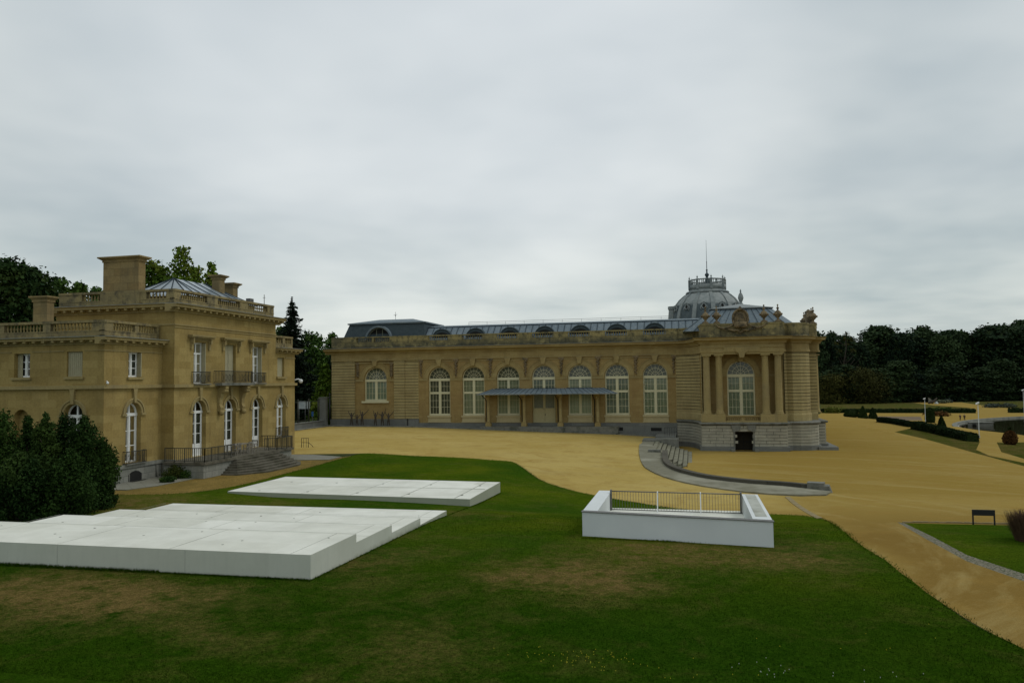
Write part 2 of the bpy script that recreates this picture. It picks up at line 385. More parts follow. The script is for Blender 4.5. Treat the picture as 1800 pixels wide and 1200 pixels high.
def blobs(name,parts,n,size,m,parent,off=(0,0,0),asp=1.,droop=0.,flat=0.):
    """leaf clump faces spread through lobes; parts=[(cx,cy,cz,rx,ry,rz)]"""
    P=np.array(parts,float); P[:,3:]*=1.12; wgt=(P[:,3]*P[:,4]*P[:,5])**.67; wgt/=wgt.sum()
    idx=rng.choice(len(P),n,p=wgt); d=rng.normal(size=(n,3)); d/=np.linalg.norm(d,axis=1)[:,None]
    r=rng.random(n)**.42*rng.uniform(.75,1.28,n); r=np.where(rng.random(n)<.05,r*1.25,r)
    c=P[idx,:3]+d*P[idx,3:]*r[:,None]
    nrm=d*np.array([1,1,1.])+rng.normal(scale=.75,size=(n,3)); nrm[:,2]+=flat; nrm/=np.linalg.norm(nrm,axis=1)[:,None]
    t=np.cross(nrm,rng.normal(size=(n,3))); t/=np.linalg.norm(t,axis=1)[:,None]; q=np.cross(nrm,t)
    s=size*rng.uniform(.55,1.35,n)[:,None]
    k=rng.uniform(.6,1.,(n,1))
    v=np.empty((n,4,3)); v[:,0]=c-t*s; v[:,1]=c+q*s*k*asp; v[:,2]=c+t*s; v[:,3]=c-q*s*k*asp
    v[:,0,2]-=droop*size
    return quadmesh(name,v-np.array(off),m,parent)
def quadmesh(name,v,m,parent):
    n=len(v); me=bpy.data.meshes.new(name); kk=v.shape[1]
    me.vertices.add(n*kk); me.vertices.foreach_set('co',np.ascontiguousarray(v,dtype=np.float32).ravel())
    me.loops.add(n*kk); me.loops.foreach_set('vertex_index',np.arange(n*kk,dtype=np.int32))
    me.polygons.add(n); me.polygons.foreach_set('loop_start',np.arange(0,n*kk,kk,dtype=np.int32)); me.polygons.foreach_set('loop_total',np.full(n,kk,dtype=np.int32))
    me.update(calc_edges=True); return obj(name,me,m,parent)

class WB(MB):      # same, in world axes
    def p(s,x,y,z): s.v.append((s.o[0]+x,s.o[1]+y,s.o[2]+z)); return len(s.v)-1
# ---------------- terrain ----------------
TX=[(-400,0),(-54,0),(-40,-.1),(-27,-.55),(-10,-1.1),(-5,-1.45),(400,-1.45)]
LOWP=[(-4.4,99.5),(-4.4,83.3),(-2.55,83.3),(-2.3,75),(-1.85,70),(-.8,66.2),(.9,63),(2.8,61),(4.5,59.9),(7.2,58.9),(8.6,58.4),(33,58.4),(33,240),(-3,240),(-3,99.5)]
EX=[(0,31),(86,32.1),(103,33),(128,34.4),(146,34.5),(161,41),(168,42.5),(183,42.3),(194,38),(206,33),(230,30)]
PC=(146.9,205.1); PR=82.1; PZ=-6.8
def T(x,y):
    d=max(x-interp(y,EX),y-215)
    inl=inpoly(x,y,LOWP)
    if x>33 or (x>-3 and y>200) : inl=True
    zu=z_up(x,y); a=sstep(72,100,y); zu=zu*(1-a)+interp(x,TX)*a
    zl=z_lo(x,y)
    z=zl if inl else zu+(zl-zu)*sstep(6,12,x)
    if d>0:
        g=z_gd(hypot(x,y)); z=z+(g-z)*min(1.,d/38.)
        p=hypot(x-PC[0],y-PC[1])-PR
        if p<10: z=z+(PZ-z)*sstep(10,3,p) if p>3 else PZ
    return z
def gz(px,py,t0=8.):       # where the line of sight through a photo pixel meets the terrain
    x,y=hit(T,px,py,t0); return (x,y)
def atd(px,d):             # ground plan position at pixel column px, distance d along the view axis
    a=(px-900)/FPX; hx=CF[0]+CR[0]*a; hy=CF[1]+CR[1]*a; k=hypot(CF[0],CF[1]); return (hx*d/k,hy*d/k)
def hrz(px): return 669-(px-900)*ROLL
def ztop(px,py,d): return EYE+(hrz(px)-py)*d/FPX
# ---------------- ground regions: one triangulation, no overlaps ----------------
def wob(P,amp,step=1.2,closed=True):
    out=[];n=len(P)
    for i in range(n if closed else n-1):
        a=P[i]; b=P[(i+1)%n]; L_=hypot(b[0]-a[0],b[1]-a[1]); k=max(1,min(60,int(L_/step)))
        for j in range(k):
            t=j/k; x=a[0]+(b[0]-a[0])*t; y=a[1]+(b[1]-a[1])*t
            w_=amp*(noise.noise((x*.7,y*.7,1.))+.6*noise.noise((x*2.3,y*2.3,4.))); out.append((x+w_,y+w_))
    return out
def smooth(P,k=4,closed=False):
    out=[];n=len(P)
    for i in range(n if closed else n-1):
        g=lambda j:P[j%n] if closed else P[max(0,min(n-1,j))]
        a,b,c,d=g(i-1),g(i),g(i+1),g(i+2)
        for q in range(k):
            t=q/k; out.append(tuple(.5*(2*b[m]+(c[m]-a[m])*t+(2*a[m]-5*b[m]+4*c[m]-d[m])*t*t+(3*b[m]-a[m]-3*c[m]+d[m])*t**3) for m in (0,1)))
    if not closed: out.append(P[-1])
    return out
G=lambda L_:[gz(*p) for p in L_]
lawn_edge=G([(200,869),(300,868),(400,857),(480,838),(560,817),(618,801),(650,796.5),(760,802),(860,808),(898,811),(918,821),(950,843),(1000,860),(1060,873),(1120,883),(1180,892),(1260,900),(1350,903),(1440,910),(1500,948),(1555,984),(1600,1020),(1700,1088),(1800,1142),(1900,1210)])
lawn_edge=smooth(lawn_edge,3)
lawn=[(-60,38),(-46,38.5),(-38,39.5)]+lawn_edge+[(7.5,2),(-60,2)]
dry=[(-38,39.5)]+lawn_edge[:19]+G([(600,803),(560,803),(520,803)])+[(-33,62),(-38,55),(-40,46)]
rlawn=G([(1590,919),(1640,920),(1800,923),(1990,927)])+[(33,30),(12,12),(10.8,20)]+G([(1800,1008),(1700,975),(1640,943)])
cob=G([(1577,917),(1590,919),(1640,943),(1700,975),(1800,1008)])+[(10.8,20),(10.2,20)]+G([(1800,1021),(1700,986),(1630,948)])
EL=[(interp(y,EX),y) for y in (20,50,86,103,128,146)]
emb=[(interp(y,EX),y) for y in (20,60,86,103,128,146,150)]+G([(1600,752),(1608,753),(1660,765),(1711,776),(1722,786)])
emb2=emb[:2]  # unused
gpathA=G([(1722,786),(1711,776)])
park=[(-300,-60),(380,-60),(380,520),(-300,520)]
sandgarden=[(interp(y,EX),y) for y in (86,103,128,146,161,168,183,194,206)]+[(30,230)]+G([(1442,727)])+G([(1442,719),(1720,719),(1760,717),(1860,716),(2000,716),(2300,740),(2300,900),(1900,845)])
embank=[(interp(y,EX),y) for y in (50,86,95,103,115,128,146)]+G([(1604,752),(1625,756),(1660,765),(1700,774),(1722,777),(1716,790),(1738,800),(1800,813),(1900,838),(2000,870)])
glawn1=G([(1442,706.5),(1590,706.5),(1622,710),(1640,712),(1700,716),(1716,718.8),(1442,718.8)])
gpath=G([(1595,706.3),(1640,706.6),(1690,706.8),(1712,710),(1775,717.6),(1716,718.8),(1700,716),(1640,712),(1622,710)])
glawn2=G([(1694,705.5),(1900,705.5),(2100,705.5),(2100,715.5),(1860,716),(1775,717.2),(1712,709.6)])
gsand1=G([(1442,725.5),(1600,727.5),(1690,727.8),(1690,730),(1560,730.4),(1447,729.6)])
gbed=G([(1490,731),(1560,731.5),(1618,732),(1622,738.5),(1560,738.5)])
rbed=G([(1752,777),(1900,777),(2000,800),(2000,862),(1900,830),(1800,806),(1760,794)])
court=[(-56,120),(-56,60)]+[lawn_edge[i] for i in range(18,len(lawn_edge))]+[(12,2),(33,2)]+[(interp(y,EX),y) for y in (20,50,86,95,103,115,128,146,161,168,183,194,206)]+[(30,230),(-3,230),(-3,120)]
pond=[(PC[0]+PR*cos(2*pi*i/96),PC[1]+PR*sin(2*pi*i/96)) for i in range(96)]
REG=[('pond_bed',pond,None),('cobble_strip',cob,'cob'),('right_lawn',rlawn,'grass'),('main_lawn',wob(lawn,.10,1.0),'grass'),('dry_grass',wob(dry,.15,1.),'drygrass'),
 ('garden_lawn',glawn1,'gardenlawn'),('garden_path',gpath,'sand'),('garden_lawn',glawn2,'gardenlawn'),('flower_bed_soil',gbed,'bed'),
 ('right_embankment',embank,'gardengrass'),('pond_side_lawn',rbed,'gardengrass'),('lower_court',LOWP[:10]+[(8.6,58.4),(33,58.4),(33,120),(33,200),(-3,200),(-3,99.5)],'sand'),
 ('sand_court',court,'sand'),('garden_sand',sandgarden,'sand'),('park_ground',park,'parkgrass')]
V=[];E=[]
def addp(P):
    k=len(V); n=len(P); V.extend(Vector((float(a),float(b))) for a,b in P); E.extend((k+i,k+(i+1)%n) for i in range(n))
for r in REG: addp(r[1])
addp(LOWP)
def grid(x0,x1,y0,y1,s,excl=None):
    x=x0
    while x<=x1:
        y=y0
        while y<=y1:
            if not (excl and excl[0]<x<excl[1] and excl[2]<y<excl[3]):
                V.append(Vector((x+random.uniform(-.2,.2)*s,y+random.uniform(-.2,.2)*s)))
            y+=s
        x+=s
grid(-50,36,8,108,1.9)
grid(-70,110,0,300,6.,(-50,36,8,108))
grid(-290,370,-50,510,30.,(-70,110,0,300))
vs,es,fs,_,_,_=geometry.delaunay_2d_cdt(V,E,[],0,1e-4)
zc=[T(v[0],v[1]) for v in vs]
DRY=[(-19.6,20.6,2.7,1.),(-16.8,19.8,2.4,.8),(-22.8,19.3,1.8,.6),(-14.3,20.6,1.6,.5),(-21.5,22.6,1.2,.6),(-1,30.3,3.2,.85),(3.6,29.5,2.,.8),(-5,25.5,2.3,.9),(-2.5,24.5,1.6,.7),(-7,19,2.5,.25),(-6.5,16.8,2,.3),(4.6,33,1.2,.7),(3.9,36,1,.6),(0,46.3,2.2,.6),(-12,26,1.6,.6),(-10.5,28,1.2,.6),(-3,27,1.6,.4),(-32,37.5,4,.9),(-24,39,3,.5),(-12,38.6,2,.5),(-11,31.5,1.2,.5),(-9.5,22.5,1.4,.4),(-12,17.5,1.5,.35)]
def dryv(x,y): return min(1.,sum(a*math.exp(-((x-cx_)**2+((y-cy_)*1.2)**2)/(r*r)) for cx_,cy_,r,a in DRY)) 
def grasscol(k,c1,c2,c3,dryc,base=0.,useattr=True,near=False):
    n1=k.noise(.22,det=5,rough=.6); n2=k.noise(1.3,det=6,rough=.7); n3=k.noise(16.,det=5,rough=.75); n4=k.noise(.09,det=3)
    c=k.mix(k.map(n1,.35,.65),c1,c2); c=k.mix(k.map(n4,.42,.62),c,c3)
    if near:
        Y=k.xyz()[1]; c=k.mix(k.m('MULTIPLY',k.map(k.m('ADD',Y,k.m('MULTIPLY',n4,14.)),39.,27.),.85),c,k.mix(k.map(n2,.3,.7),(.013,.046,.002),(.026,.062,.004)))  # deeper green towards the camera, with the view's edge darkening painted into the colour
    d=k.map(k.noise(.55,det=7,rough=.72,dist=.6),.46,.70)
    if useattr: d=k.m('ADD',k.m('MULTIPLY',d,.28),k.m('MULTIPLY',k.m('MULTIPLY',k.attr('dry'),k.map(n2,.32,.60,.15,1.25)),k.map(k.noise(5.5,det=5,rough=.7),.3,.6,.35,1.25)))
    d=k.m('ADD',d,base)
    c=k.mix(k.map(d,.08,.95),c,dryc)
    c=k.mix(k.map(n3,.25,.75),k.mix(1.,c,(.45,.48,.45),'MULTIPLY'),k.mix(1.,c,(1.55,1.55,1.5),'MULTIPLY'))
    c=k.mix(k.map(k.noise(4.,det=6,rough=.75),.32,.68),k.mix(1.,c,(.72,.74,.72),'MULTIPLY'),k.mix(1.,c,(1.25,1.22,1.2),'MULTIPLY'))
    k.col(c); k.bump(k.m('ADD',n3,k.noise(45.,det=3)),.8,.08)
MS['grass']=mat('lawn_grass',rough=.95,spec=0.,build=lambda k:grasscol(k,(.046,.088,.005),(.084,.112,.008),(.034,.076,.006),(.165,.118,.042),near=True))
MS['drygrass']=mat('dry_grass_ground',rough=.95,spec=.1,build=lambda k:grasscol(k,(.20,.135,.034),(.25,.17,.045),(.14,.11,.03),(.28,.19,.055),.2,False))
MS['gardengrass']=mat('garden_grass',rough=.95,spec=0.,build=lambda k:grasscol(k,(.050,.062,.010),(.080,.078,.018),(.045,.065,.010),(.14,.095,.04),.1,False))
MS['gardenlawn']=mat('far_lawn_grass',rough=.95,spec=0.,build=lambda k:grasscol(k,(.045,.068,.010),(.085,.068,.022),(.045,.070,.010),(.12,.08,.04),.1,False))
MS['parkgrass']=mat('park_grass',rough=.95,spec=.1,build=lambda k:grasscol(k,(.03,.045,.012),(.04,.055,.014),(.03,.045,.01),(.07,.06,.025),0,False))
MS['bed']=speck('brown_flower_bed',(.11,.075,.04),(.15,.11,.06),1.5,.95)
def sandf(k):
    X,Y,Z=k.xyz()
    n1=k.noise(.10,det=5,rough=.6,dist=.5); n2=k.noise(.8,det=6,rough=.7); n3=k.noise(22.,det=4,rough=.7)
    ax=k.m('ADD',X,12.); ay=k.m('SUBTRACT',Y,36.); rr_=k.m('SQRT',k.m('ADD',k.m('MULTIPLY',ax,ax),k.m('MULTIPLY',ay,ay))); th=k.m('ARCTAN2',ay,ax)
    tr=k.noise(1.,k.comb(k.m('MULTIPLY',rr_,.55),k.m('MULTIPLY',th,2.2),k.m('MULTIPLY',k.noise(.2),1.5)),det=7,rough=.68,dist=.6)
    c=k.mix(k.map(n1,.38,.62),(.43,.325,.11),(.375,.275,.082))
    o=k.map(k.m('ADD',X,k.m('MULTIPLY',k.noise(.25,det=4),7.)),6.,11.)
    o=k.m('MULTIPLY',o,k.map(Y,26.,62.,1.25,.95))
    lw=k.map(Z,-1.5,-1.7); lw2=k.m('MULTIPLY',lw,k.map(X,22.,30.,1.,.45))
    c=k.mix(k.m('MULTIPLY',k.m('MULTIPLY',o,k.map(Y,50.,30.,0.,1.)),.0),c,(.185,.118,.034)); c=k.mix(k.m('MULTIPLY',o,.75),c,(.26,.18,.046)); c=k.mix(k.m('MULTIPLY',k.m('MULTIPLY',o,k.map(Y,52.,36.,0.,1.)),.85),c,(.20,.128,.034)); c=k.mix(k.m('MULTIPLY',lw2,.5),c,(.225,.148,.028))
    c=k.mix(k.m('MULTIPLY',k.map(tr,.50,.68),.5),c,(.375,.295,.12))
    c=k.mix(k.m('MULTIPLY',k.map(n2,.52,.75),.45),c,(.22,.14,.04)); c=k.mix(k.m('MULTIPLY',k.map(k.noise(.33,det=7,rough=.75,dist=.8),.5,.68),.6),c,(.27,.17,.045)); c=k.mix(k.m('MULTIPLY',k.map(k.noise(60.,det=2),.62,.72),.4),c,(.5,.42,.25))
    c=k.mix(k.map(n3,.25,.75),k.mix(1.,c,(.78,.77,.75),'MULTIPLY'),k.mix(1.,c,(1.16,1.16,1.16),'MULTIPLY'))
    k.col(c); k.bump(n3,.25,.03)
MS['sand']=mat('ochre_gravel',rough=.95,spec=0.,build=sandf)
def cobf(k):
    v=k.n('ShaderNodeTexVoronoi'); v.inputs['Scale'].default_value=6.5; k.L.new(k.pos,v.inputs['Vector'])
    v2=k.n('ShaderNodeTexVoronoi',feature='DISTANCE_TO_EDGE'); v2.inputs['Scale'].default_value=6.5; k.L.new(k.pos,v2.inputs['Vector'])
    c=k.mix(k.m('FRACT',k.m('MULTIPLY',v.outputs[0],7.)),(.11,.10,.07),(.25,.22,.155)); c=k.mix(k.map(v2.outputs[0],.0,.14,1.,0.),c,(.05,.06,.02))
    k.col(c); k.bump(k.map(v2.outputs[0],0.,.2),.6,.05)
MS['cob']=mat('cobblestones',rough=.85,build=cobf)
faces={i:[] for i in range(len(REG))}
bbs=[(min(p[0] for p in r[1]),max(p[0] for p in r[1]),min(p[1] for p in r[1]),max(p[1] for p in r[1])) for r in REG]
for f in fs:
    cxx=sum(vs[i][0] for i in f)/len(f); cyy=sum(vs[i][1] for i in f)/len(f)
    for i,r in enumerate(REG):
        b=bbs[i]
        if b[0]<=cxx<=b[1] and b[2]<=cyy<=b[3] and inpoly(cxx,cyy,r[1]): faces[i].append(f); break
for i,r in enumerate(REG):
    if r[2] is None or not faces[i]: continue
    used=sorted({v for f in faces[i] for v in f}); mp={v:j for j,v in enumerate(used)}
    me=bpy.data.meshes.new(r[0]); me.from_pydata([(vs[v][0],vs[v][1],zc[v]) for v in used],[],[tuple(mp[v] for v in f) for f in faces[i]])
    me.polygons.foreach_set('use_smooth',[True]*len(me.polygons))
    if r[0]=='main_lawn':
        at=me.attributes.new('dry','FLOAT','POINT'); at.data.foreach_set('value',[dryv(vs[v][0],vs[v][1]) for v in used])
    bm=bmesh.new(); bm.from_mesh(me); bmesh.ops.recalc_face_normals(bm,faces=bm.faces)
    if bm.faces and sum(q.normal.z for q in bm.faces)<0: bmesh.ops.reverse_faces(bm,faces=bm.faces)
    bm.to_mesh(me); bm.free()
    tag(obj(r[0],me,MS[r[2]]),kind='structure')
# far ground to the horizon, as a ring round the detailed sheet
mb=WB()
q=[(-300,-60),(380,-60),(380,520),(-300,520)]; Q=[(-1500,-1200),(1800,-1200),(1800,2400),(-1500,2400)]
for i in range(4):
    a,b=q[i],q[(i+1)%4]; c,d=Q[(i+1)%4],Q[i]
    mb.face([mb.p(a[0],a[1],T(*a)),mb.p(b[0],b[1],T(*b)),mb.p(c[0],c[1],-6.8),mb.p(d[0],d[1],-6.8)])
tag(mb.build('far_ground',MS['parkgrass']),kind='structure')
# pond
def pondf(k):
    k.col(k.mix(k.map(k.noise(.08,det=4),.4,.6),(.020,.018,.008),(.03,.028,.012))); k.bump(k.noise(1.2,det=4),.02,.02)
mb=WB(); mb.lathe(PC[0],PC[1],PZ,[(PR-1.6,-.35),(.01,-.35)],96,cap=False)
tag(mb.build('pond_water',mat('pond_water',(.02,.018,.01),.05,spec=.5,build=pondf)),kind='structure')
mb=WB(); mb.lathe(PC[0],PC[1],PZ,[(PR+.02,-.5),(PR+.02,.10),(PR-.1,.14),(PR-1.2,.14),(PR-1.2,-.6)],96,cap=False,sm=False)
tag(mb.build('stone_pond_rim',MS['grey']),'wide grey stone rim curving round the dark pond','pond rim')
# ================= museum =================
YW=110.54
museum=thing('museum',(-20,YW,0),'long ochre stone museum wing with blue roof, corner pavilion and grey dome','museum')
F=lambda b=0.: MB((0,YW-b,0),(1,0))     # wing frame: a=world x
def put(mb,name,m,parent=museum): return mb.build(name,MS[m],parent)
WC=[-36.86,-31.53,-26.2,-20.87,-15.54,-10.2,-4.8]
ZI=6.92    # impost
def mwindow(mk,uc,w,z0,zs,parent,vb=-.35,curt='curtain',up=True,transom=4.9,cols=3,door=False,name='window'):
    """cream painted arched window: frame with bars > pane, curtain"""
    r=w/2; mb=mk(); t=.12
    mb.arc(uc,zs+.17,r-t,r,vb-.06,vb+.02,n=20)
    mb.box(uc-r,uc-r+t,vb-.06,vb+.02,z0,zs+.17).box(uc+r-t,uc+r,vb-.06,vb+.02,z0,zs+.17)
    mb.box(uc-r,uc+r,vb-.06,vb+.10,zs-.22,zs+.17)          # impost transom
    mb.box(uc-r,uc+r,vb-.06,vb+.12,z0,z0+.28)
    mb.box(uc-.15,uc+.15,vb-.06,vb+.06,z0+.28,zs-.22)
    if transom: mb.box(uc-r+t,uc+r-t,vb-.05,vb+.045,transom-.16,transom+.16)
    # leaves with muntins
    segs=[(z0+.28,transom-.16),(transom+.16,zs-.22)] if transom else [(z0+.28,zs-.22)]
    for (za,zb) in segs:
        for (ua,ub) in ((uc-r+t,uc-.15),(uc+.15,uc+r-t)):
            for j in range(1,cols): 
                x=ua+(ub-ua)*j/cols; mb.box(x-.022,x+.022,vb-.045,vb-.01,za,zb)
            nr=max(2,int(round((zb-za)/.95)))
            for j in range(1,nr):
                z=za+(zb-za)*j/nr; mb.box(ua,ub,vb-.044,vb-.012,z-.022,z+.022)
            for x0,x1 in ((ua,ua+.06),(ub-.06,ub)): mb.box(x0,x1,vb-.043,vb-.005,za,zb)
    # fanlight: rays and rings
    R=r-t; zc_=zs+.17
    for rr in (.33*R,.66*R): mb.arc(uc,zc_,rr-.025,rr+.025,vb-.045,vb-.01,n=16)
    for i in range(1,8):
        an=pi*i/8; r0=(.0 if i%2==0 else .33)*R
        ca,sa=cos(an),sin(an); px,pz=-sa*.022,ca*.022
        mb.prism([(uc+r0*ca+px,zc_+r0*sa+pz),(uc+r0*ca-px,zc_+r0*sa-pz),(uc+R*ca-px,zc_+R*sa-pz),(uc+R*ca+px,zc_+R*sa+pz)],vb-.044,vb-.008)
    fr=put(mb,name,'cream',parent)
    g=mk(); ids=[g.p(a,vb-.03,z) for a,z in archpoly(uc,w-.04,z0+.02,zs+.17,16)]; g.face(ids); g.build('pane',MS['glass'],fr)
    c=mk()
    for (ua,ub) in ((uc-r+.1,uc-.1),(uc+.1,uc+r-.1)): c.box(ua,ub,vb-.14,vb-.11,z0+.05,zs-.3)
    c.build('curtain',MS[curt],fr)
    c=mk(); c.face([c.p(uc+R*cos(pi*i/12),vb-.15,zc_-.1+R*sin(pi*i/12)) for i in range(13)]); c.build('fanlight_blind',MS['curtaind'],fr)
    return fr
# --- wing wall (seven bays) and frieze ---
holes=[archpoly(u,3.42,(.35 if i==3 else 1.52),ZI+.17) for i,u in enumerate(WC)]
mb=F(); mb.wall(rect(-40.2,-1.9,-1.6,9.95),holes,0,.55); put(mb,'wing_wall','panel')
mb=F(); mb.box(-40.2,-1.9,-.6,.10,10.12,11.05); put(mb,'frieze','museum')
mb=F(); mb.box(-40.2,-1.9,-.6,.16,9.95,10.12); mb.box(-40.2,-1.9,0.0,.08,9.62,9.74)
for i,u in enumerate(WC):     # impost band between the windows
    a=(-40.1 if i==0 else WC[i-1]+1.78); mb.box(a,u-1.78,0,.10,ZI-.16,ZI+.12)
mb.box(WC[-1]+1.78,-1.9,0,.10,ZI-.16,ZI+.12)
put(mb,'string_course','trim')
for i,u in enumerate(WC):
    mb=F(); mb.arc(u,ZI+.17,1.74,2.05,0,.12,n=24); mb.arc(u,ZI+.17,2.05,2.42,0,.07,n=24); mb.arc(u,ZI+.17,2.42,2.52,0,.16,n=24)
    mb.prism([(u-.24,8.95),(u+.24,8.95),(u+.36,9.62),(u+.46,9.95),(u-.46,9.95),(u-.36,9.62)],.05,.34)
    put(mb,'arch_surround','museum')
    mb=F()
    if i!=3:
        mb.box(u-1.85,u+1.85,0,.20,1.26,1.52); mb.box(u-1.75,u+1.75,0,.07,.62,1.26); mb.box(u-1.85,u+1.85,0,.09,.5,.62)
        put(mb,'window_sill','sillp')
        mwindow(F,u,3.42,1.52,ZI,museum,curt='curtaind' if i==0 else 'curtain')
    else:
        mwindow(F,u,3.42,4.8,ZI,museum,transom=None)
        d=F()
        d.box(u-1.71,u+1.71,-.45,-.38,.35,4.85)
        for s_ in (-1,1):
            x0,x1=(u-1.62,u-.06) if s_<0 else (u+.06,u+1.62)
            d.box(x0,x1,-.38,-.33,.45,.6).box(x0,x0+.1,-.38,-.33,.6,4.7).box(x1-.1,x1,-.38,-.33,.6,4.7).box(x0,x1,-.38,-.33,2.35,2.5).box(x0,x1,-.38,-.33,4.6,4.75)
        dd=put(d,'door','door')
        g=F(); g.box(u-1.5,u-.18,-.379,-.36,2.55,4.55).box(u+.18,u+1.5,-.379,-.36,2.55,4.55); g.build('pane',MS['curtaind'],dd)
        h=F(); h.box(u+.1,u+.16,-.33,-.24,1.5,1.7); h.build('handle',MS['iron'],dd)
# carved pendants between windows
for i in range(8):
    u=(-39.75 if i==0 else (-2.2 if i==7 else (WC[i-1]+WC[i])/2)); w_=.34 if i in (0,7) else .40
    mb=F(); mb.box(u-w_,u+w_,.0,.16,9.66,9.95)
    for k_ in range(9):
        zz_=9.55-k_*.25; rr=w_*(.72-.05*k_)
        mb.lathe(u+.06*(-1)**k_,.06,zz_-.12,[(rr*.4,-.1),(rr,0),(rr*.8,.12),(rr*.3,.2)],7)
    put(mb,'carved_pendant','carve')
# plinth of the wing
mb=F()
mb.box(-40.2,-1.9,-.3,.12,-1.7,.42)
put(mb,'wing_plinth','plinth')
for i,u in enumerate(WC):
    if i in(0,1,3): continue
    mb=F(); dz=0 if i<4 else -.05*(i-4)
    mb.box(u-.75,u+.75,.1,.135,-.62+dz,-.15+dz) if i>=4 else mb.box(u-.9,u+.9,.1,.135,-.45,-.2)
    put(mb,'cellar_opening','dark')
# --- banded masonry: courses with open joints ---
def banded(mk,a0,a1,b,z0,z1,name='banded_pier',m='band',h=.43,g=.065):
    mb=mk(); z=z0
    while z<z1-.05:
        t=min(z+h,z1); mb.box(a0,a1,b-.5,b,z,t-g); z+=h
    o=put(mb,name,m); 
    j=mk(); j.box(a0+.012,a1-.012,b-.5,b-.035,z0,z1); j.build('joint',MS['joint'],o); return o
# --- west end block ---
LB=F
for a0,a1,b in ((-54.47,-52.2,.02),(-52.2,-50.55,.14),(-44.1,-42.35,.14),(-42.35,-40.15,.02)):
    banded(F,a0,a1,b,.62,9.9)
mb=F(); mb.wall(rect(-50.55,-44.1,.4,9.95),[archpoly(-47.2,3.66,3.75,ZI+.17)],-.1,.5); put(mb,'west_wall','panel')
mb=F(); mb.box(-54.5,-40.15,-.4,.10,10.12,11.05); put(mb,'frieze','museum')
mb=F(); mb.box(-54.5,-40.15,-.5,.2,9.9,10.12)
mb.box(-50.5,-49.15,-.1,.03,ZI-.16,ZI+.12).box(-45.25,-44.15,-.1,.03,ZI-.16,ZI+.12)
mb.box(-50.55,-47.85,-.1,.1,9.5,9.68).box(-46.55,-44.1,-.1,.1,9.5,9.68)
put(mb,'string_course','trim')
mb=F(-.1); mb.arc(-47.2,ZI+.17,1.86,2.2,0,.12,n=24); mb.arc(-47.2,ZI+.17,2.2,2.55,0,.07,n=24); mb.arc(-47.2,ZI+.17,2.55,2.66,0,.16,n=24)
mb.prism([(-47.44,9.1),(-46.96,9.1),(-46.75,9.9),(-47.65,9.9)],.05,.4); put(mb,'arch_surround','museum')
mwindow(lambda:F(-.1),-47.2,3.66,3.75,ZI,museum,transom=None)
mb=F(); mb.box(-49.4,-45.0,-.1,.16,3.48,3.75); put(mb,'window_sill','cream')
for u in (-50.1,-44.55):
    mb=F(); mb.box(u-.32,u+.32,-.1,.12,9.4,9.68)
    for k_ in range(7): mb.lathe(u,0,9.15-k_*.27,[(.1,-.1),(.26,0),(.2,.14),(.08,.2)],7)
    put(mb,'carved_pendant','carve')
mb=F(); mb.box(-54.6,-41.9,-.3,.22,-.5,1.0); mb.box(-41.9,-40.1,-.3,.22,-.5,1.0); mb.box(-54.62,-40.08,-.3,.27,-.5,.02); put(mb,'west_plinth','plinth')
# west gable side wall and back walls (body of the wing)
mb=WB(); mb.box(-54.42,-54.0,YW+.4,YW+13,-.5,11.05).box(-54.42,-2,YW+12.6,YW+13,-2.5,11.05); put(mb,'rear_wall','museum')
# --- cornice & parapet ---
CP=[(.10,11.02),(.25,11.02),(.25,11.18),(.55,11.42),(.95,11.5),(.95,11.66),(1.08,11.84),(-.6,11.84),(-.6,11.02)]
def cornice(mk,a0,a1,name='cornice',prof=CP,m='museum',parent=museum):
    mb=mk(); n=len(prof)
    A=[mb.p(a0,b,z) for b,z in prof]; B=[mb.p(a1,b,z) for b,z in prof]
    for i in range(n): mb.face((A[i],A[(i+1)%n],B[(i+1)%n],B[i]))
    mb.face(A); mb.face(B[::-1]); return put(mb,name,m,parent)
cornice(F,-55.45,-1.5)
mb=F(); mb.box(-55.48,-1.5,-.2,1.1,11.845,11.89); put(mb,'lead_flashing','lead')
def parapet(mk,a0,a1,bays_,zb=11.9,z1=13.65,b0=-.15,b1=.30,name='parapet',parent=museum,m='par',sp=.34,zopen=None,dz=.55):
    bays=sorted(bays_); zo=zopen or zb+(z1-zb)*dz; mb=mk(); zr=z1-.17
    mb.box(a0,a1,b0,b1,zb,zo)
    mb.box(a0-.02,a1+.02,b0-.05,b1+.05,zr,z1)
    cur_=a0
    for (c,w_) in bays+[(a1,0)]:
        e=c-w_/2
        if e-cur_>.02: mb.box(cur_,e,b0+.003,b1+.003,zo,zr)
        cur_=c+w_/2
    mb.box(a0,a1,b0-.02,b1+.04,zb,zb+.12); mb.box(a0,a1,b0,b1+.03,zo-.07,zo)
    o=put(mb,name,m,parent)
    for (c,w_) in bays:
        q=mk(); balusters(q,c-w_/2,c+w_/2,(b0+b1)/2,zo,zr-zo,sp); put(q,'balustrade','trim' if m!='par' else 'par',o)
    return o
parapet(F,-54.35,-40.2,[(-48.85,2.6),(-46.0,2.6)])
parapet(F,-40.2,-1.6,[(u,3.15) for u in WC])
# return of the parapet on the west side
W_=lambda b=0.:MB((-54.35,YW+13,0),(0,-1))
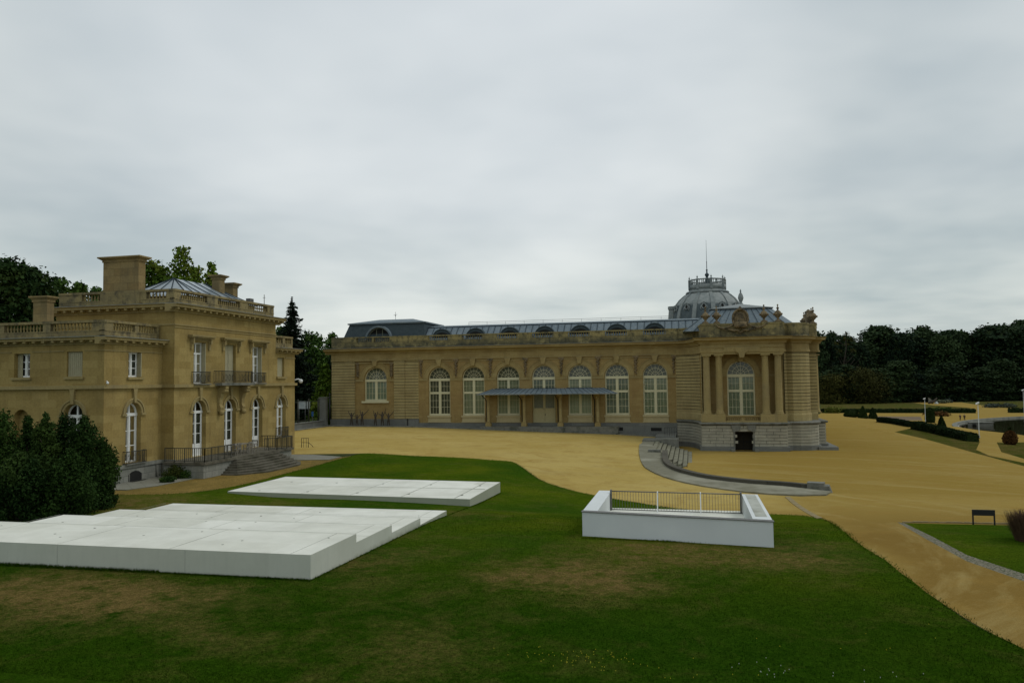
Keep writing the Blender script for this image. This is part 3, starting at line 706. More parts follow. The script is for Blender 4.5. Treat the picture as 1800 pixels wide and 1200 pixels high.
# --- roofs ---
def xzprofile(mk,prof,a0,a1):
    mb=mk(); A=[mb.p(a0,b,z) for b,z in prof]; B=[mb.p(a1,b,z) for b,z in prof]; n=len(prof)
    for i in range(n): mb.face((A[i],A[(i+1)%n],B[(i+1)%n],B[i]))
    mb.face(A); mb.face(B[::-1]); return mb
rf=put(xzprofile(F,[(-.9,12.0),(-1.2,13.1),(-3.4,15.02),(-6.4,15.5),(-9.4,15.02),(-12.4,12.0)],-41.0,4.),'wing_roof','zinc')
mb=F(); k_=0; x=-40.6
while x<3.5:
    mb.hexa([(x-.02,-1.18,13.1),(x+.02,-1.18,13.1),(x-.03,-3.38,15.04),(x+.03,-3.38,15.04),(x-.03,-1.14,13.16),(x+.03,-1.14,13.16),(x-.03,-3.34,15.10),(x+.03,-3.34,15.10)])
    x+=.98
mb.box(-40.9,3.9,-3.5,-3.3,15.0,15.10); mb.build('roof_seam',MS['seam'],rf)
mb=F()
x=-34.
while x<-2: mb.box(x-.015,x+.015,-6.42,-6.38,15.4,15.95); x+=3.
mb.box(-34,-2,-6.42,-6.38,15.93,15.97).box(-34,-2,-6.42,-6.38,15.68,15.71); put(mb,'roof_guard_rail','steel')
for u in WC:
    q=F(); n_=16; e=[(u+1.45*cos(pi*i/n_),13.2+1.38*sin(pi*i/n_)) for i in range(n_+1)]
    q.prism(e,-3.2,-1.45); e2=[(u+1.57*cos(pi*i/n_),13.15+1.52*sin(pi*i/n_)) for i in range(n_+1)]
    for i in range(n_):
        (a,b),(c,d)=e[i],e[i+1]; (a2,b2),(c2,d2)=e2[i],e2[i+1]
        q.hexa([(a,-3.1,b),(c,-3.1,d),(a,-1.35,b),(c,-1.35,d),(a2,-3.1,b2),(c2,-3.1,d2),(a2,-1.35,b2),(c2,-1.35,d2)])
    d=put(q,'dormer','zincd')
    g=F(); e3=[(u+1.22*cos(pi*i/n_),13.2+.92*sin(pi*i/n_)) for i in range(n_+1)]; g.prism(e3,-1.46,-1.42); g.build('dormer_window',MS['dark'],d)
# mansard on west block
mb=F(); zb,zt=12.,15.9
def frust(mb,A,z0,B,z1):
    a=[mb.p(x,y,z0) for x,y in A]; b=[mb.p(x,y,z1) for x,y in B]; n=len(A)
    for i in range(n): mb.face((a[i],a[(i+1)%n],b[(i+1)%n],b[i]))
    mb.face(b); mb.face(a[::-1]); return mb
R4=lambda a0,a1,b0,b1:[(a0,b0),(a1,b0),(a1,b1),(a0,b1)]
frust(mb,R4(-53.7,-39.4,-12.3,-.9),12.,R4(-52.4,-39.9,-10.9,-2.1),15.75)
ms=put(mb,'mansard_roof','zincd')
mb=F(); frust(mb,R4(-52.65,-39.65,-11.1,-1.85),15.75,R4(-52.65,-39.65,-11.1,-1.85),15.95)
frust(mb,R4(-52.55,-39.75,-11.,-1.95),15.95,R4(-49.,-43.2,-7.,-6.),16.75); mb.build('upper_roof',MS['zinc'],ms)
mb=F(); n_=18
u=-47.1; 
for i in range(n_):
    t0,t1=pi*i/n_,pi*(i+1)/n_; P_=[(u+r*cos(t),13.2+r*sin(t)) for r,t in ((1.95,t0),(1.95,t1),(2.22,t0),(2.22,t1))]
    mb.hexa([(P_[0][0],-3.5,P_[0][1]),(P_[1][0],-3.5,P_[1][1]),(P_[0][0],-.95,P_[0][1]),(P_[1][0],-.95,P_[1][1]),(P_[2][0],-3.5,P_[2][1]),(P_[3][0],-3.5,P_[3][1]),(P_[2][0],-.95,P_[2][1]),(P_[3][0],-.95,P_[3][1])])
dm=put(mb,'dormer','zinc')
g=F(); g.prism([(u+1.96*cos(pi*i/n_),13.2+1.96*sin(pi*i/n_)) for i in range(n_+1)],-1.7,-1.6); g.build('dormer_glass',MS['dark'],dm)
g=F(); g.box(u-.55,u-.45,-1.6,-1.5,12.6,15.0).box(u+.45,u+.55,-1.6,-1.5,12.6,15.0).arc(u,13.2,1.8,1.96,-1.6,-1.5,n=18); g.build('dormer_frame',MS['curtaind'],dm)
mb=F(); mb.tube([(-46.4,-6.5,16.6),(-46.4,-6.5,18.0)],.03,6); mb.tube([(-46.7,-6.5,17.5),(-46.1,-6.5,17.6)],.025,5); mb.lathe(-46.4,-6.5,17.3,[(.03,0),(.10,.1),(.03,.22)],8); put(mb,'weather_vane','steel')
# --- entrance canopy ---
CF0=F
can=F()
can.hexa([(-30.1,3.2,4.62),(-9.8,3.2,4.62),(-28.6,0.1,5.35),(-12.0,.1,5.35),(-30.1,3.2,4.70),(-9.8,3.2,4.70),(-28.6,.1,5.43),(-12.0,.1,5.43)])
canopy=put(can,'canopy','zinc')
mb=F(); x=0
for i in range(27):
    t=i/26; xa=-29.9+19.9*t; xb=-28.5+16.4*t
    mb.hexa([(xa-.018,3.2,4.70),(xa+.018,3.2,4.70),(xb-.018,.12,5.43),(xb+.018,.12,5.43),(xa-.018,3.2,4.74),(xa+.018,3.2,4.74),(xb-.018,.12,5.47),(xb+.018,.12,5.47)])
mb.build('roof_seam',MS['seam'],canopy)
mb=F(); mb.box(-30.15,-9.75,3.18,3.28,4.6,4.72); mb.build('gutter',MS['lead'],canopy)
mb=F()
for i in range(3): u=(-26.2,-20.87,-15.54)[i]; mb.box(u-1.9,u+1.9,.1,.16,5.4,5.5)
mb.build('ridge_flashing',MS['seam'],canopy)
for u in (-28.87,-23.53,-18.2,-12.87):
    q=F()
    q.box(u-.4,u+.4,.95,1.75,-.9,.42); q.box(u-.33,u+.33,1.02,1.68,.42,.6)
    q.lathe(u,1.35,.6,[(.30,0),(.30,.1),(.24,.15),(.24,3.1),(.20,3.3),(.3,3.45),(.36,3.7)],10)
    q.hexa([(u-.34,.12,4.3),(u+.34,.12,4.3),(u-.34,1.7,4.3),(u+.34,1.7,4.3),(u-.34,.12,4.9),(u+.34,.12,4.9),(u-.34,2.6,4.66),(u+.34,2.6,4.66)])
    q.build('canopy_column',MS['museum'],canopy)
    q=F(); q.tube([(u-.55,3.15,4.6),(u-.55,1.2,4.0),(u-.55,.35,3.6),(u-.55,.3,-.9)],.07,6); q.build('downpipe',MS['iron'],canopy)
mb=F(); mb.box(-41.9,-41.78,.24,.34,-.5,1.1); put(mb,'downpipe','iron')
mb=F(); mb.box(-30.,-10.,.12,1.9,-1.6,.0); mb.box(-24.,-17.6,1.9,2.4,-1.6,-.18); put(mb,'entrance_steps','grey')
# ================= corner pavilion =================
YP=103.0
def pav(y0=YP): return MB((0,y0,0),(1,0))
PF=lambda: pav(YP)
# corner outline (world x,y) used for plinth, mouldings, parapet
def qarc(cx_,cy_,rx,ry,a0,a1,n): return [(cx_+rx*cos(a0+(a1-a0)*i/n),cy_+ry*sin(a0+(a1-a0)*i/n)) for i in range(n+1)]
left_c=qarc(-1.95,103.6,3.45,6.9,pi/2,0,8)[::1]       # concave corner, from wing to portico
wallpts=[(-1.95,YW)]+left_c[1:]+[(1.5,103.6)]
right_p=[(11.75,103.6),(11.75,104.9),(12.25,105.2),(12.9,104.75),(13.9,104.9),(14.7,105.5),(15.2,106.4),(15.35,107.3),(15.0,107.9),(15.25,108.4),(16.4,108.5)]
side=[(16.4,118.7)]
full=wallpts+right_p+side
def offs(P,d):
    out=[]
    for i,p in enumerate(P):
        ns=[]
        for a,b in ((P[i-1],p) if i>0 else (None,None),(p,P[i+1]) if i+1<len(P) else (None,None)):
            if a is None: continue
            dx,dy=b[0]-a[0],b[1]-a[1]; l=hypot(dx,dy)
            if l>1e-6: ns.append((dy/l,-dx/l))
        if len(ns)==2:
            mx_,my_=ns[0][0]+ns[1][0],ns[0][1]+ns[1][1]; k=max(.35,(mx_*mx_+my_*my_)/2); nx,ny=mx_/k,my_/k
        else: nx,ny=ns[0]
        out.append((p[0]+nx*d,p[1]+ny*d))
    return out
def ribbon(P,levels,name,m,smoothf=False,parent=museum,close=True):
    """sweep a (outset,z) profile along an outline"""
    mb=WB(); R=[]
    for d,z in levels: R.append([mb.p(x,y,z) for x,y in offs(P,d)])
    for i in range(len(R)-1):
        for j in range(len(P)-1): mb.face((R[i][j],R[i][j+1],R[i+1][j+1],R[i+1][j]),smoothf)
    return put(mb,name,m,parent)
def bandlevels(z0,z1,h=.43,g=.075,dep=.14):
    L_=[];z=z0
    while z<z1-.05:
        t=min(z+h,z1); L_+=[(-dep,z),(0,z),(0,t-g),(-dep,t-g)]; z+=h
    return L_
wl_=ribbon(wallpts[:-1],bandlevels(2.0,9.9),'concave_corner_wall','band'); ribbon(wallpts[:-1],[(-.05,2.0),(-.05,9.85)],'joint','joint',parent=wl_)
wr_=ribbon(right_p,bandlevels(2.0,9.9),'rounded_corner_wall','band'); ribbon(right_p,[(-.05,2.0),(-.05,9.85)],'joint','joint',parent=wr_)
ribbon(wallpts[:-1],[(.05,.95),(.12,.95),(.12,1.75),(.03,1.98),(-.1,2.0)],'corner_pedestal','band')
ribbon(right_p,[(.05,.95),(.12,.95),(.12,1.75),(.03,1.98),(-.1,2.0)],'corner_pedestal','band')
base=[(-1.95,YW)]+qarc(-1.95,102.65,3.25,7.9,pi/2,0,9)[1:]+[(1.3001,YP-.352),(1.35,YP-.35),(11.85,YP-.35),(11.95,104.0),(12.6,104.5),(13.6,104.3),(14.8,104.6),(15.9,105.6),(16.2,106.9),(16.2,108.0),(17.25,108.1),(17.25,119.)]
# rusticated limestone base, in real blocks
ribbon(base,[(.0,.55),(.22,.62),(.28,.78),(.18,.86),(-.3,.95),(-.7,.96)],'plinth_moulding','grey')
def blocks(P,z0,z1,h,bl):
    mb=WB(); r_=random.Random(3); k=0; z=z0
    while z<z1-.05:
        t=min(z+h,z1)-.055; 
        for i in range(len(P)-1):
            (ax,ay),(bx,by)=P[i],P[i+1]; l=hypot(bx-ax,by-ay)
            if l<.05: continue
            nx,ny=(by-ay)/l,-(bx-ax)/l; n_=max(1,int(round(l/bl))); sh=(.5 if k%2 else 0)
            cuts=[0]+[ (j+sh)/n_*l+r_.uniform(-.12,.12) for j in range(0 if sh else 1,n_) ]+[l] if n_>1 else [0,l]
            for c0,c1 in zip(cuts,cuts[1:]):
                if c1-c0<.1: continue
                g0=.022 if c0>0 else 0; g1=.022 if c1<l else 0
                x0,y0=ax+(bx-ax)*(c0+g0)/l,ay+(by-ay)*(c0+g0)/l; x1,y1=ax+(bx-ax)*(c1-g1)/l,ay+(by-ay)*(c1-g1)/l
                if 4.95<(x0+x1)/2<8.15 and (x1-x0)>0 and y0<103 and z<-.3:
                    if x0<5.45<x1: x1=5.45
                    elif x0<7.65<x1: x0=7.65
                    elif 5.45<=x0 and x1<=7.65: continue
                mb.hexa([(x0,y0,z),(x1,y1,z),(x0-nx*.35,y0-ny*.35,z),(x1-nx*.35,y1-ny*.35,z),(x0,y0,t),(x1,y1,t),(x0-nx*.35,y0-ny*.35,t),(x1-nx*.35,y1-ny*.35,t)])
        z+=h; k+=1
    return mb
bl=put(blocks(base,-2.15,.56,.385,1.9),'limestone_base','block')
mb=WB(); inn=offs(base,-.10)
for i in range(len(inn)-1):
    (ax,ay),(bx,by)=inn[i],inn[i+1]
    if abs(ay-by)<.05 and ax<5<bx:
        for q0,q1,za,zb_ in ((ax,5.45,-3,.6),(7.65,bx,-3,.6),(5.45,7.65,-.33,.6)):
            mb.face([mb.p(q0,ay,za),mb.p(q1,ay,za),mb.p(q1,ay,zb_),mb.p(q0,ay,zb_)])
    else: mb.face([mb.p(ax,ay,-3),mb.p(bx,by,-3),mb.p(bx,by,.6),mb.p(ax,ay,.6)])
mb.build('joint',MS['joint'],bl)
F1=offs(base,.22); F2=offs(base,-.2); l=lambda p,q,t:p+(q-p)*t
def course(i,s0,s1,mb):
    (ax,ay),(bx,by)=F1[i],F1[i+1]; (cx_,cy_),(dx_,dy_)=F2[i],F2[i+1]
    mb.hexa([(l(ax,bx,s),l(ay,by,s),-3.4) for s in (s0,s1)]+[(l(cx_,dx_,s),l(cy_,dy_,s),-3.4) for s in (s0,s1)]+[(l(ax,bx,s),l(ay,by,s),-2.18) for s in (s0,s1)]+[(l(cx_,dx_,s),l(cy_,dy_,s),-2.16) for s in (s0,s1)])
mb=WB()
for i in range(len(F1)-1):
    (ax,ay),(bx,by)=F1[i],F1[i+1]
    if abs(ay-by)<.05 and ax<5<bx:
        course(i,0,(5.3-ax)/(bx-ax),mb); put(mb,'base_course','plinth'); mb=WB(); course(i,(7.8-ax)/(bx-ax),1,mb)
    else: course(i,0,1,mb)
put(mb,'base_course','plinth'); mb=WB()
mb.slab([(15.8,105.0),(18.2,105.0),(18.2,119.),(17.3,119),(17.3,106.5),(15.8,106.5)],-3.6,-2.35)
put(mb,'base_course','plinth')
# cellar door in the base
d=PF(); d.box(5.4,7.7,-1.4,-1.3,-3.1,-.33); cd_=put(d,'cellar_door','ddoor')
d=PF(); d.box(6.52,6.58,-1.3,-1.25,-3,-.4).box(5.5,7.6,-1.3,-1.26,-1.7,-1.6); d.build('door_frame',MS['dark'],cd_)
d=PF(); d.box(5.25,5.45,-1.3,.38,-3.2,-.33).box(7.65,7.85,-1.3,.38,-3.2,-.33).box(5.45,7.65,-1.3,.3,-3.3,-2.95); d.box(4.9,5.35,.3,1.5,-3.2,-2.45).box(7.75,8.3,.3,1.5,-3.2,-2.45)
d.prism([(5.0,.56),(6.2,.56),(6.05,-.1),(5.2,-.33)],.3,.52).prism([(6.95,.56),(8.1,.56),(7.9,-.33),(7.1,-.1)],.3,.52); put(d,'door_surround','grey')
d=PF(); d.box(5.46,7.64,.2,1.5,-3.2,-2.72); put(d,'door_pit','dark')
# podium, recessed window wall, columns, entablature
mb=PF(); mb.box(1.35,4.35,-2.,.2,.95,1.93).box(8.65,11.8,-2.,.2,.95,1.93); mb.box(1.3,11.9,-2.2,.25,.9,1.0); put(mb,'column_pedestal','trim')
mb=PF(); mb.box(4.35,8.65,-.55,-.15,.96,1.12).box(4.35,8.65,-.6,-.1,1.62,1.78).box(6.3,6.7,-.5,-.2,1.1,1.65); bb=put(mb,'window_balustrade','museum')
for x0,x1 in ((4.6,6.3),(6.7,8.4)): mb=PF(); balusters(mb,x0,x1,-.35,1.12,.5,.26,8); mb.build('baluster_row',MS['trim'],bb)
WP=lambda:MB((0,105.2,0),(1,0))
mb=WP(); mb.wall(rect(1.3,11.9,.95,10.2),[archpoly(6.5,3.5,1.5,ZI+.17)],0,.5); put(mb,'recessed_wall','panel')
mwindow(WP,6.5,3.5,1.5,ZI,museum,curt='curtain')
mb=WP(); mb.arc(6.5,ZI+.17,1.78,2.3,0,.10,n=24); mb.arc(6.5,ZI+.17,2.3,2.42,0,.16,n=24); mb.box(1.4,4.7,0,.1,ZI-.16,ZI+.12).box(8.3,11.6,0,.1,ZI-.16,ZI+.12)
mb.prism([(6.25,8.7),(6.75,8.7),(6.95,10.1),(6.05,10.1)],.0,.55); put(mb,'arch_surround','museum')
for x0,x1 in ((1.5,2.2),(11.05,11.7)): mb=WB(); mb.box(x0,x1,103.8,105.2,2.,9.6); put(mb,'return_pilaster','museum')
CPROF=[(.62,0),(.62,.12),(.50,.2),(.56,.3),(.48,.38),(.46,.5),(.46,2.6),(.445,4.4),(.40,7.1),(.40,7.2),(.46,7.26),(.42,7.3),(.42,7.42),(.52,7.55)]
def column(x,y,n='column'):
    q=WB(); q.lathe(x,y,1.93,CPROF,20); q.box(x-.58,x+.58,y-.58,y+.58,9.46,9.64); q.box(x-.62,x+.62,y-.62,y+.62,1.86,1.95); return put(q,n,'trim')
for x in (2.12,3.68,9.42,10.98): column(x,YP+.45)
for y in (109.15,110.7,116.0,117.6): column(16.25,y)
# entablature over the portico (breaks forward)
mb=PF(); mb.box(1.45,11.75,-2.,.12,9.65,9.95).box(1.45,11.75,-2.,.06,9.95,10.5).box(1.4,11.8,-2.,.2,10.5,10.62).box(1.5,11.7,-2.,.04,10.62,11.05)
mb.box(4.3,8.8,.0,.24,9.98,10.5)
put(mb,'entablature','trim')
mb=PF(); mb.prism([(6.28,9.2),(6.82,9.2),(6.95,9.8),(7.3,9.95),(7.4,10.5),(5.7,10.5),(5.8,9.95),(6.15,9.8)],-.3,.34); put(mb,'keystone','trim')
ent=wallpts[:-1]+[(1.45,103.2),(1.45,YP-.05),(11.75,YP-.05),(11.75,104.6)]+right_p[2:-1]+[(16.55,108.3),(16.75,108.6),(16.75,119.)]
ribbon(ent,[(-.1,9.9),(.15,9.9),(.15,10.12),(.05,10.12),(.05,11.02),(.25,11.02),(.25,11.18),(.5,11.42),(.85,11.5),(.85,11.66),(1.0,11.84),(-.6,11.86)],'pavilion_cornice','museum')
par=wallpts[:-1]+[(1.6,103.4),(1.6,YP+.1),(11.6,YP+.1),(11.65,104.5)]+right_p[2:-1]+[(16.4,108.5),(16.6,109.),(16.6,119.)]
ribbon(par,[(.18,11.86),(.18,12.0),(.05,12.06),(.05,13.45),(.12,13.45),(.12,13.65),(-.5,13.65),(-.5,11.86)],'pavilion_parapet','par')
for x0,x1 in ((1.5,3.95),(9.15,11.75)): mb=PF(); mb.box(x0,x1,-.2,.12,11.9,13.5).box(x0-.05,x1+.05,-.25,.2,13.46,13.68); put(mb,'parapet_pier','par')
# urns
URN=[(.42,0),(.42,.14),(.20,.22),(.16,.42),(.22,.5),(.42,.66),(.62,.95),(.66,1.12),(.52,1.2),(.50,1.32),(.34,1.45),(.14,1.58),(.13,1.72),(.22,1.82),(.2,1.95),(.08,2.05),(.06,2.18),(.14,2.26),(.12,2.36),(.02,2.45)]
def urn(x,y,z=13.66,s=.9,parent=museum):
    q=WB(); q.box(x-.45*s,x+.45*s,y-.45*s,y+.45*s,z-.02,z+.16); q.lathe(x,y,z+.12,[(r*s*.86,h*s) for r,h in URN],14)
    for k_ in range(6):
        an=k_*pi/3; q.lathe(x+.52*s*cos(an),y+.52*s*sin(an),z+.12+.95*s,[(.05,-.1),(.13,0),(.12,.14),(.04,.2)],6)
    return put(q,'urn','carve',parent)
for x in (2.15,3.55,9.45,11.15): urn(x,YP+.25)
for y in (109.4,110.9,116.2,117.7): urn(16.3,y)
for x,y in ((14.6,131.),(14.6,133.)): urn(x,y,13.4)
# cartouche on the parapet
cz=13.9
q=PF(); n_=26
q.lathe(6.5,.0,13.0,[(.7,0),(.95,.25),(.8,.5),(.85,.8)],14)
q.prism([(6.5+.95*cos(2*pi*i/n_),14.25+1.15*sin(2*pi*i/n_)) for i in range(n_)],-.6,.1)
q.tube([(6.5+.95*cos(2*pi*i/n_),.12,14.25+1.15*sin(2*pi*i/n_)) for i in range(n_)],.16,6,cl=True)
q.prism([(6.5+.5*cos(2*pi*i/n_),14.0+.75*sin(2*pi*i/n_)) for i in range(n_)],.1,.36)
q.tube([(6.5+.58*cos(2*pi*i/n_),.26,14.0+.85*sin(2*pi*i/n_)) for i in range(n_)],.09,6,cl=True)
q.lathe(6.5,.1,15.3,[(.36,0),(.4,.12),(.22,.22),(.26,.3),(.1,.42),(.02,.6)],10)
for s_ in (-1,1):
    q.tube([(6.5+s_*.9,.25,13.5),(6.5+s_*1.5,.3,13.15),(6.5+s_*2.1,.3,12.95),(6.5+s_*2.7,.25,13.15),(6.5+s_*3.1,.25,13.5)],[.08,.11,.12,.1,.05],7)
    q.tube([(6.5+s_*.2,.35,12.8),(6.5+s_*.8,.35,12.65),(6.5+s_*1.5,.3,12.85),(6.5+s_*2.0,.3,12.7)],[.09,.12,.09,.05],7)
    for k_ in range(5): q.lathe(6.5+s_*(.6+.42*k_),.2,12.72+.09*k_,[(.04,-.1),(.13,0),(.11,.12),(.03,.17)],7)
for k_ in range(5): q.lathe(6.5+.2*(k_-2),.3,12.4+.12*abs(k_-2),[(.04,-.1),(.12,0),(.1,.12),(.03,.16)],7)
put(q,'cartouche','carve')
# cartouche of the east front, seen edge on
q=MB((16.3,0,0),(0,1)); q.prism([(113.4+1.0*cos(2*pi*i/20),14.5+1.2*sin(2*pi*i/20)) for i in range(20)],-.35,.2); q.tube([(113.4+1.*cos(2*pi*i/20),.2,14.5+1.2*sin(2*pi*i/20)) for i in range(20)],.2,6,cl=True)
q.lathe(113.4,.0,13.2,[(.9,0),(1.1,.25),(.9,.6),(.6,.9)],12); q.lathe(113.4,0,15.5,[(.45,0),(.5,.15),(.3,.3),(.1,.5)],10); put(q,'cartouche','carve')
# pavilion roof
mb=WB()
frust(mb,[(-.8,105.3),(13.2,105.3),(14.8,108.),(14.8,121.),(-.8,121.)],12.9,[(3.1,108.3),(10.2,108.3),(10.9,109.),(10.9,118.),(3.1,118.)],15.98)
pr_=put(mb,'pavilion_roof','zinc')
mb=WB(); frust(mb,[(2.8,108.),(10.4,108.),(11.2,108.8),(11.2,118.3),(2.8,118.3)],15.98,[(2.8,108.),(10.4,108.),(11.2,108.8),(11.2,118.3),(2.8,118.3)],16.1)
frust(mb,[(2.9,108.1),(10.3,108.1),(11.1,108.9),(11.1,118.2),(2.9,118.2)],16.1,[(6.9,112.4),(7.4,112.4),(7.5,112.5),(7.5,113.),(6.9,113.)],16.95); mb.build('upper_roof',MS['lead'],pr_)
mb=WB()
for k_ in range(12):
    t=k_/11; x0=-.6+13.6*t; x1=3.2+6.9*t
    mb.hexa([(x0-.015,105.28,12.92),(x0+.015,105.28,12.92),(x1-.015,108.28,15.98),(x1+.015,108.28,15.98),(x0-.015,105.22,12.96),(x0+.015,105.22,12.96),(x1-.015,108.22,16.02),(x1+.015,108.22,16.02)])
mb.build('roof_seam',MS['seam'],pr_)
# main east range behind the pavilion
mb=WB(); mb.box(-1.9,14.2,119.,200.,-3.4,11.1); mb.box(12.,16.4,117.,119.,-3.4,11.1); put(mb,'east_range','museum')
mb=WB(); mb.box(-2.3,14.9,119.2,200.4,11.1,11.84); put(mb,'east_range_cornice','museum')
mb=WB(); mb.box(-1.8,14.3,119.6,200.,11.84,13.4); put(mb,'east_range_parapet','par')
mb=WB(); frust(mb,[(-1.2,120.),(13.6,120.),(13.6,199.),(-1.2,199.)],12.6,[(3.,124.),(9.4,124.),(9.4,195.),(3.,195.)],15.4); put(mb,'east_range_roof','zinc')
for k_ in range(12):
    y=124+k_*6.3; q=MB((14.2,0,0),(0,1)); q.prism(archpoly(y,3.2,1.5,7.1,10),-.2,.03); put(q,'side_window','curtaind')
# --- dome over the rotunda ---
DX,DY,DS=3.6,150.,1.0
mb=WB(); mb.lathe(DX,DY,0,[(8.,11.),(8.,14.5),(8.2,14.6),(8.2,15.4)],32,cap=False); put(mb,'rotunda_drum','museum')
PD=[(7.0,15.2),(6.95,16.4),(6.75,17.9),(6.4,19.3),(5.9,20.5),(5.15,21.5),(4.35,22.2),(3.7,22.65)]
mb=WB(); mb.lathe(DX,DY,0,PD,40,cap=False)
dome=put(mb,'dome','domeskin')
for k_ in range(12):
    an=2*pi*k_/12+.13; q=WB()
    for (r0,z0),(r1,z1) in zip(PD,PD[1:]):
        w0=.32*r0/8+.12; w1=.32*r1/8+.12; ca,sa=cos(an),sin(an)
        f=lambda r,w_,z,o:(DX+(r+o)*ca-w_*sa,DY+(r+o)*sa+w_*ca,z)
        q.hexa([f(r0,-w0,z0,-.05),f(r0,w0,z0,-.05),f(r1,-w1,z1,-.05),f(r1,w1,z1,-.05),f(r0,-w0,z0,.2),f(r0,w0,z0,.2),f(r1,-w1,z1,.2),f(r1,w1,z1,.2)])
    q.build('dome_rib',MS['lead'],dome)
for k_ in range(12):
    an=2*pi*(k_+.5)/12+.13; ca,sa=cos(an),sin(an); r=6.15; z=19.7; w_=.62
    q=WB(); c=Vector((DX+r*ca,DY+r*sa,z)); o=Vector((ca,sa,.25)).normalized(); t_=Vector((-sa,ca,0)); u_=o.cross(t_)
    if u_.z<0: u_=-u_
    q.tube([tuple(c+o*.25+t_*(.36*cos(2*pi*i/14))+u_*(.48*sin(2*pi*i/14))) for i in range(14)],.11,6,cl=True)
    for s_ in (-1,1): q.tube([tuple(c+o*.15+t_*s_*.5+u_*.2),tuple(c+o*.2+t_*s_*.58-u_*.3),tuple(c+o*.15+t_*s_*.35-u_*.8)],[.06,.11,.05],6)
    q.tube([tuple(c+o*.15-t_*.6+u_*.5),tuple(c+o*.3+u_*.8),tuple(c+o*.15+t_*.6+u_*.5)],[.07,.14,.07],6)
    q.build('round_dormer',MS['lead'],dome)
    q=WB(); ids=[q.p(*(c+o*.26+t_*(.34*cos(2*pi*i/14))+u_*(.46*sin(2*pi*i/14)))) for i in range(14)]; q.face(ids); q.build('dormer_opening',MS['dark'],dome)
mb=WB(); mb.lathe(DX,DY,0,[(3.6,22.5),(3.95,22.6),(4.05,22.75),(3.9,22.95),(3.45,23.0),(3.4,23.25),(3.4,23.3),(.2,23.3)],32,cap=False); mb.build('dome_collar',MS['lead'],dome)
mb=WB(); mb.lathe(DX,DY,0,[(3.25,25.0),(3.45,25.0),(3.5,25.12),(3.45,25.22),(3.2,25.22),(3.25,25.0)],32,cap=False); mb.lathe(DX,DY,0,[(3.2,23.3),(3.42,23.3),(3.42,24.2),(3.2,24.2)],32,cap=False)
for i in range(56):
    an=2*pi*i/56; mb.tube([(DX+3.32*cos(an),DY+3.32*sin(an),24.1),(DX+3.32*cos(an),DY+3.32*sin(an),25.02)],.07,5)
mb.build('lantern_balustrade',MS['lead'],dome)
for i in range(8):
    an=2*pi*i/8+.2; x,y=DX+3.35*cos(an),DY+3.35*sin(an); q=WB()
    q.box(x-.22,x+.22,y-.22,y+.22,23.3,25.25); q.lathe(x,y,25.25,[(.16,0),(.07,.08),(.07,.15),(.16,.28),(.16,.36),(.07,.46),(.03,.55),(.02,.7)],8); q.build('finial',MS['lead'],dome)
mb=WB(); mb.lathe(DX,DY,23.3,[(1.2,0),(.8,.9),(.45,1.8),(.22,2.5),(.3,2.7),(.42,2.95),(.3,3.15),(.14,3.3),(.12,3.7),(.2,3.85),(.07,4.0),(.06,5.3),(.1,5.4),(.04,5.5),(.02,9.6)],10,cap=False); mb.build('spire',MS['zincd'],dome)
# rotunda corner pavilion roofs beside the dome
mb=WB(); mb.lathe(DX-6.5,DY-1.,13,[(1.2,0),(1.0,3.5),(.75,6.6),(.9,6.8),(.9,7.3),(.6,7.3)],8,sm=False); mb.build('dome_buttress',MS['lead'],dome)
mb=WB(); mb.lathe(DX+6.9,DY+1,13,[(1.2,0),(1.0,3.5),(.8,6.6),(.95,6.9),(.95,7.3),(.6,7.3)],8,sm=False); mb.build('dome_buttress',MS['lead'],dome)
mb=WB(); mb.lathe(DX+5.6,DY-7.,15.,[(1.6,0),(1.3,3.),(.9,4.2),(.35,4.9),(.2,5.1),(.35,5.4),(.5,5.9),(.35,6.5),(.1,6.9),(.16,7.1),(.03,7.5)],12); mb.lathe(DX+7.6,DY-4.,15.,[(1.,0),(1.0,2.7),(.6,3.6),(.2,4.1),(.3,4.4),(.04,4.7)],12); mb.build('dome_pinnacle',MS['lead'],dome)
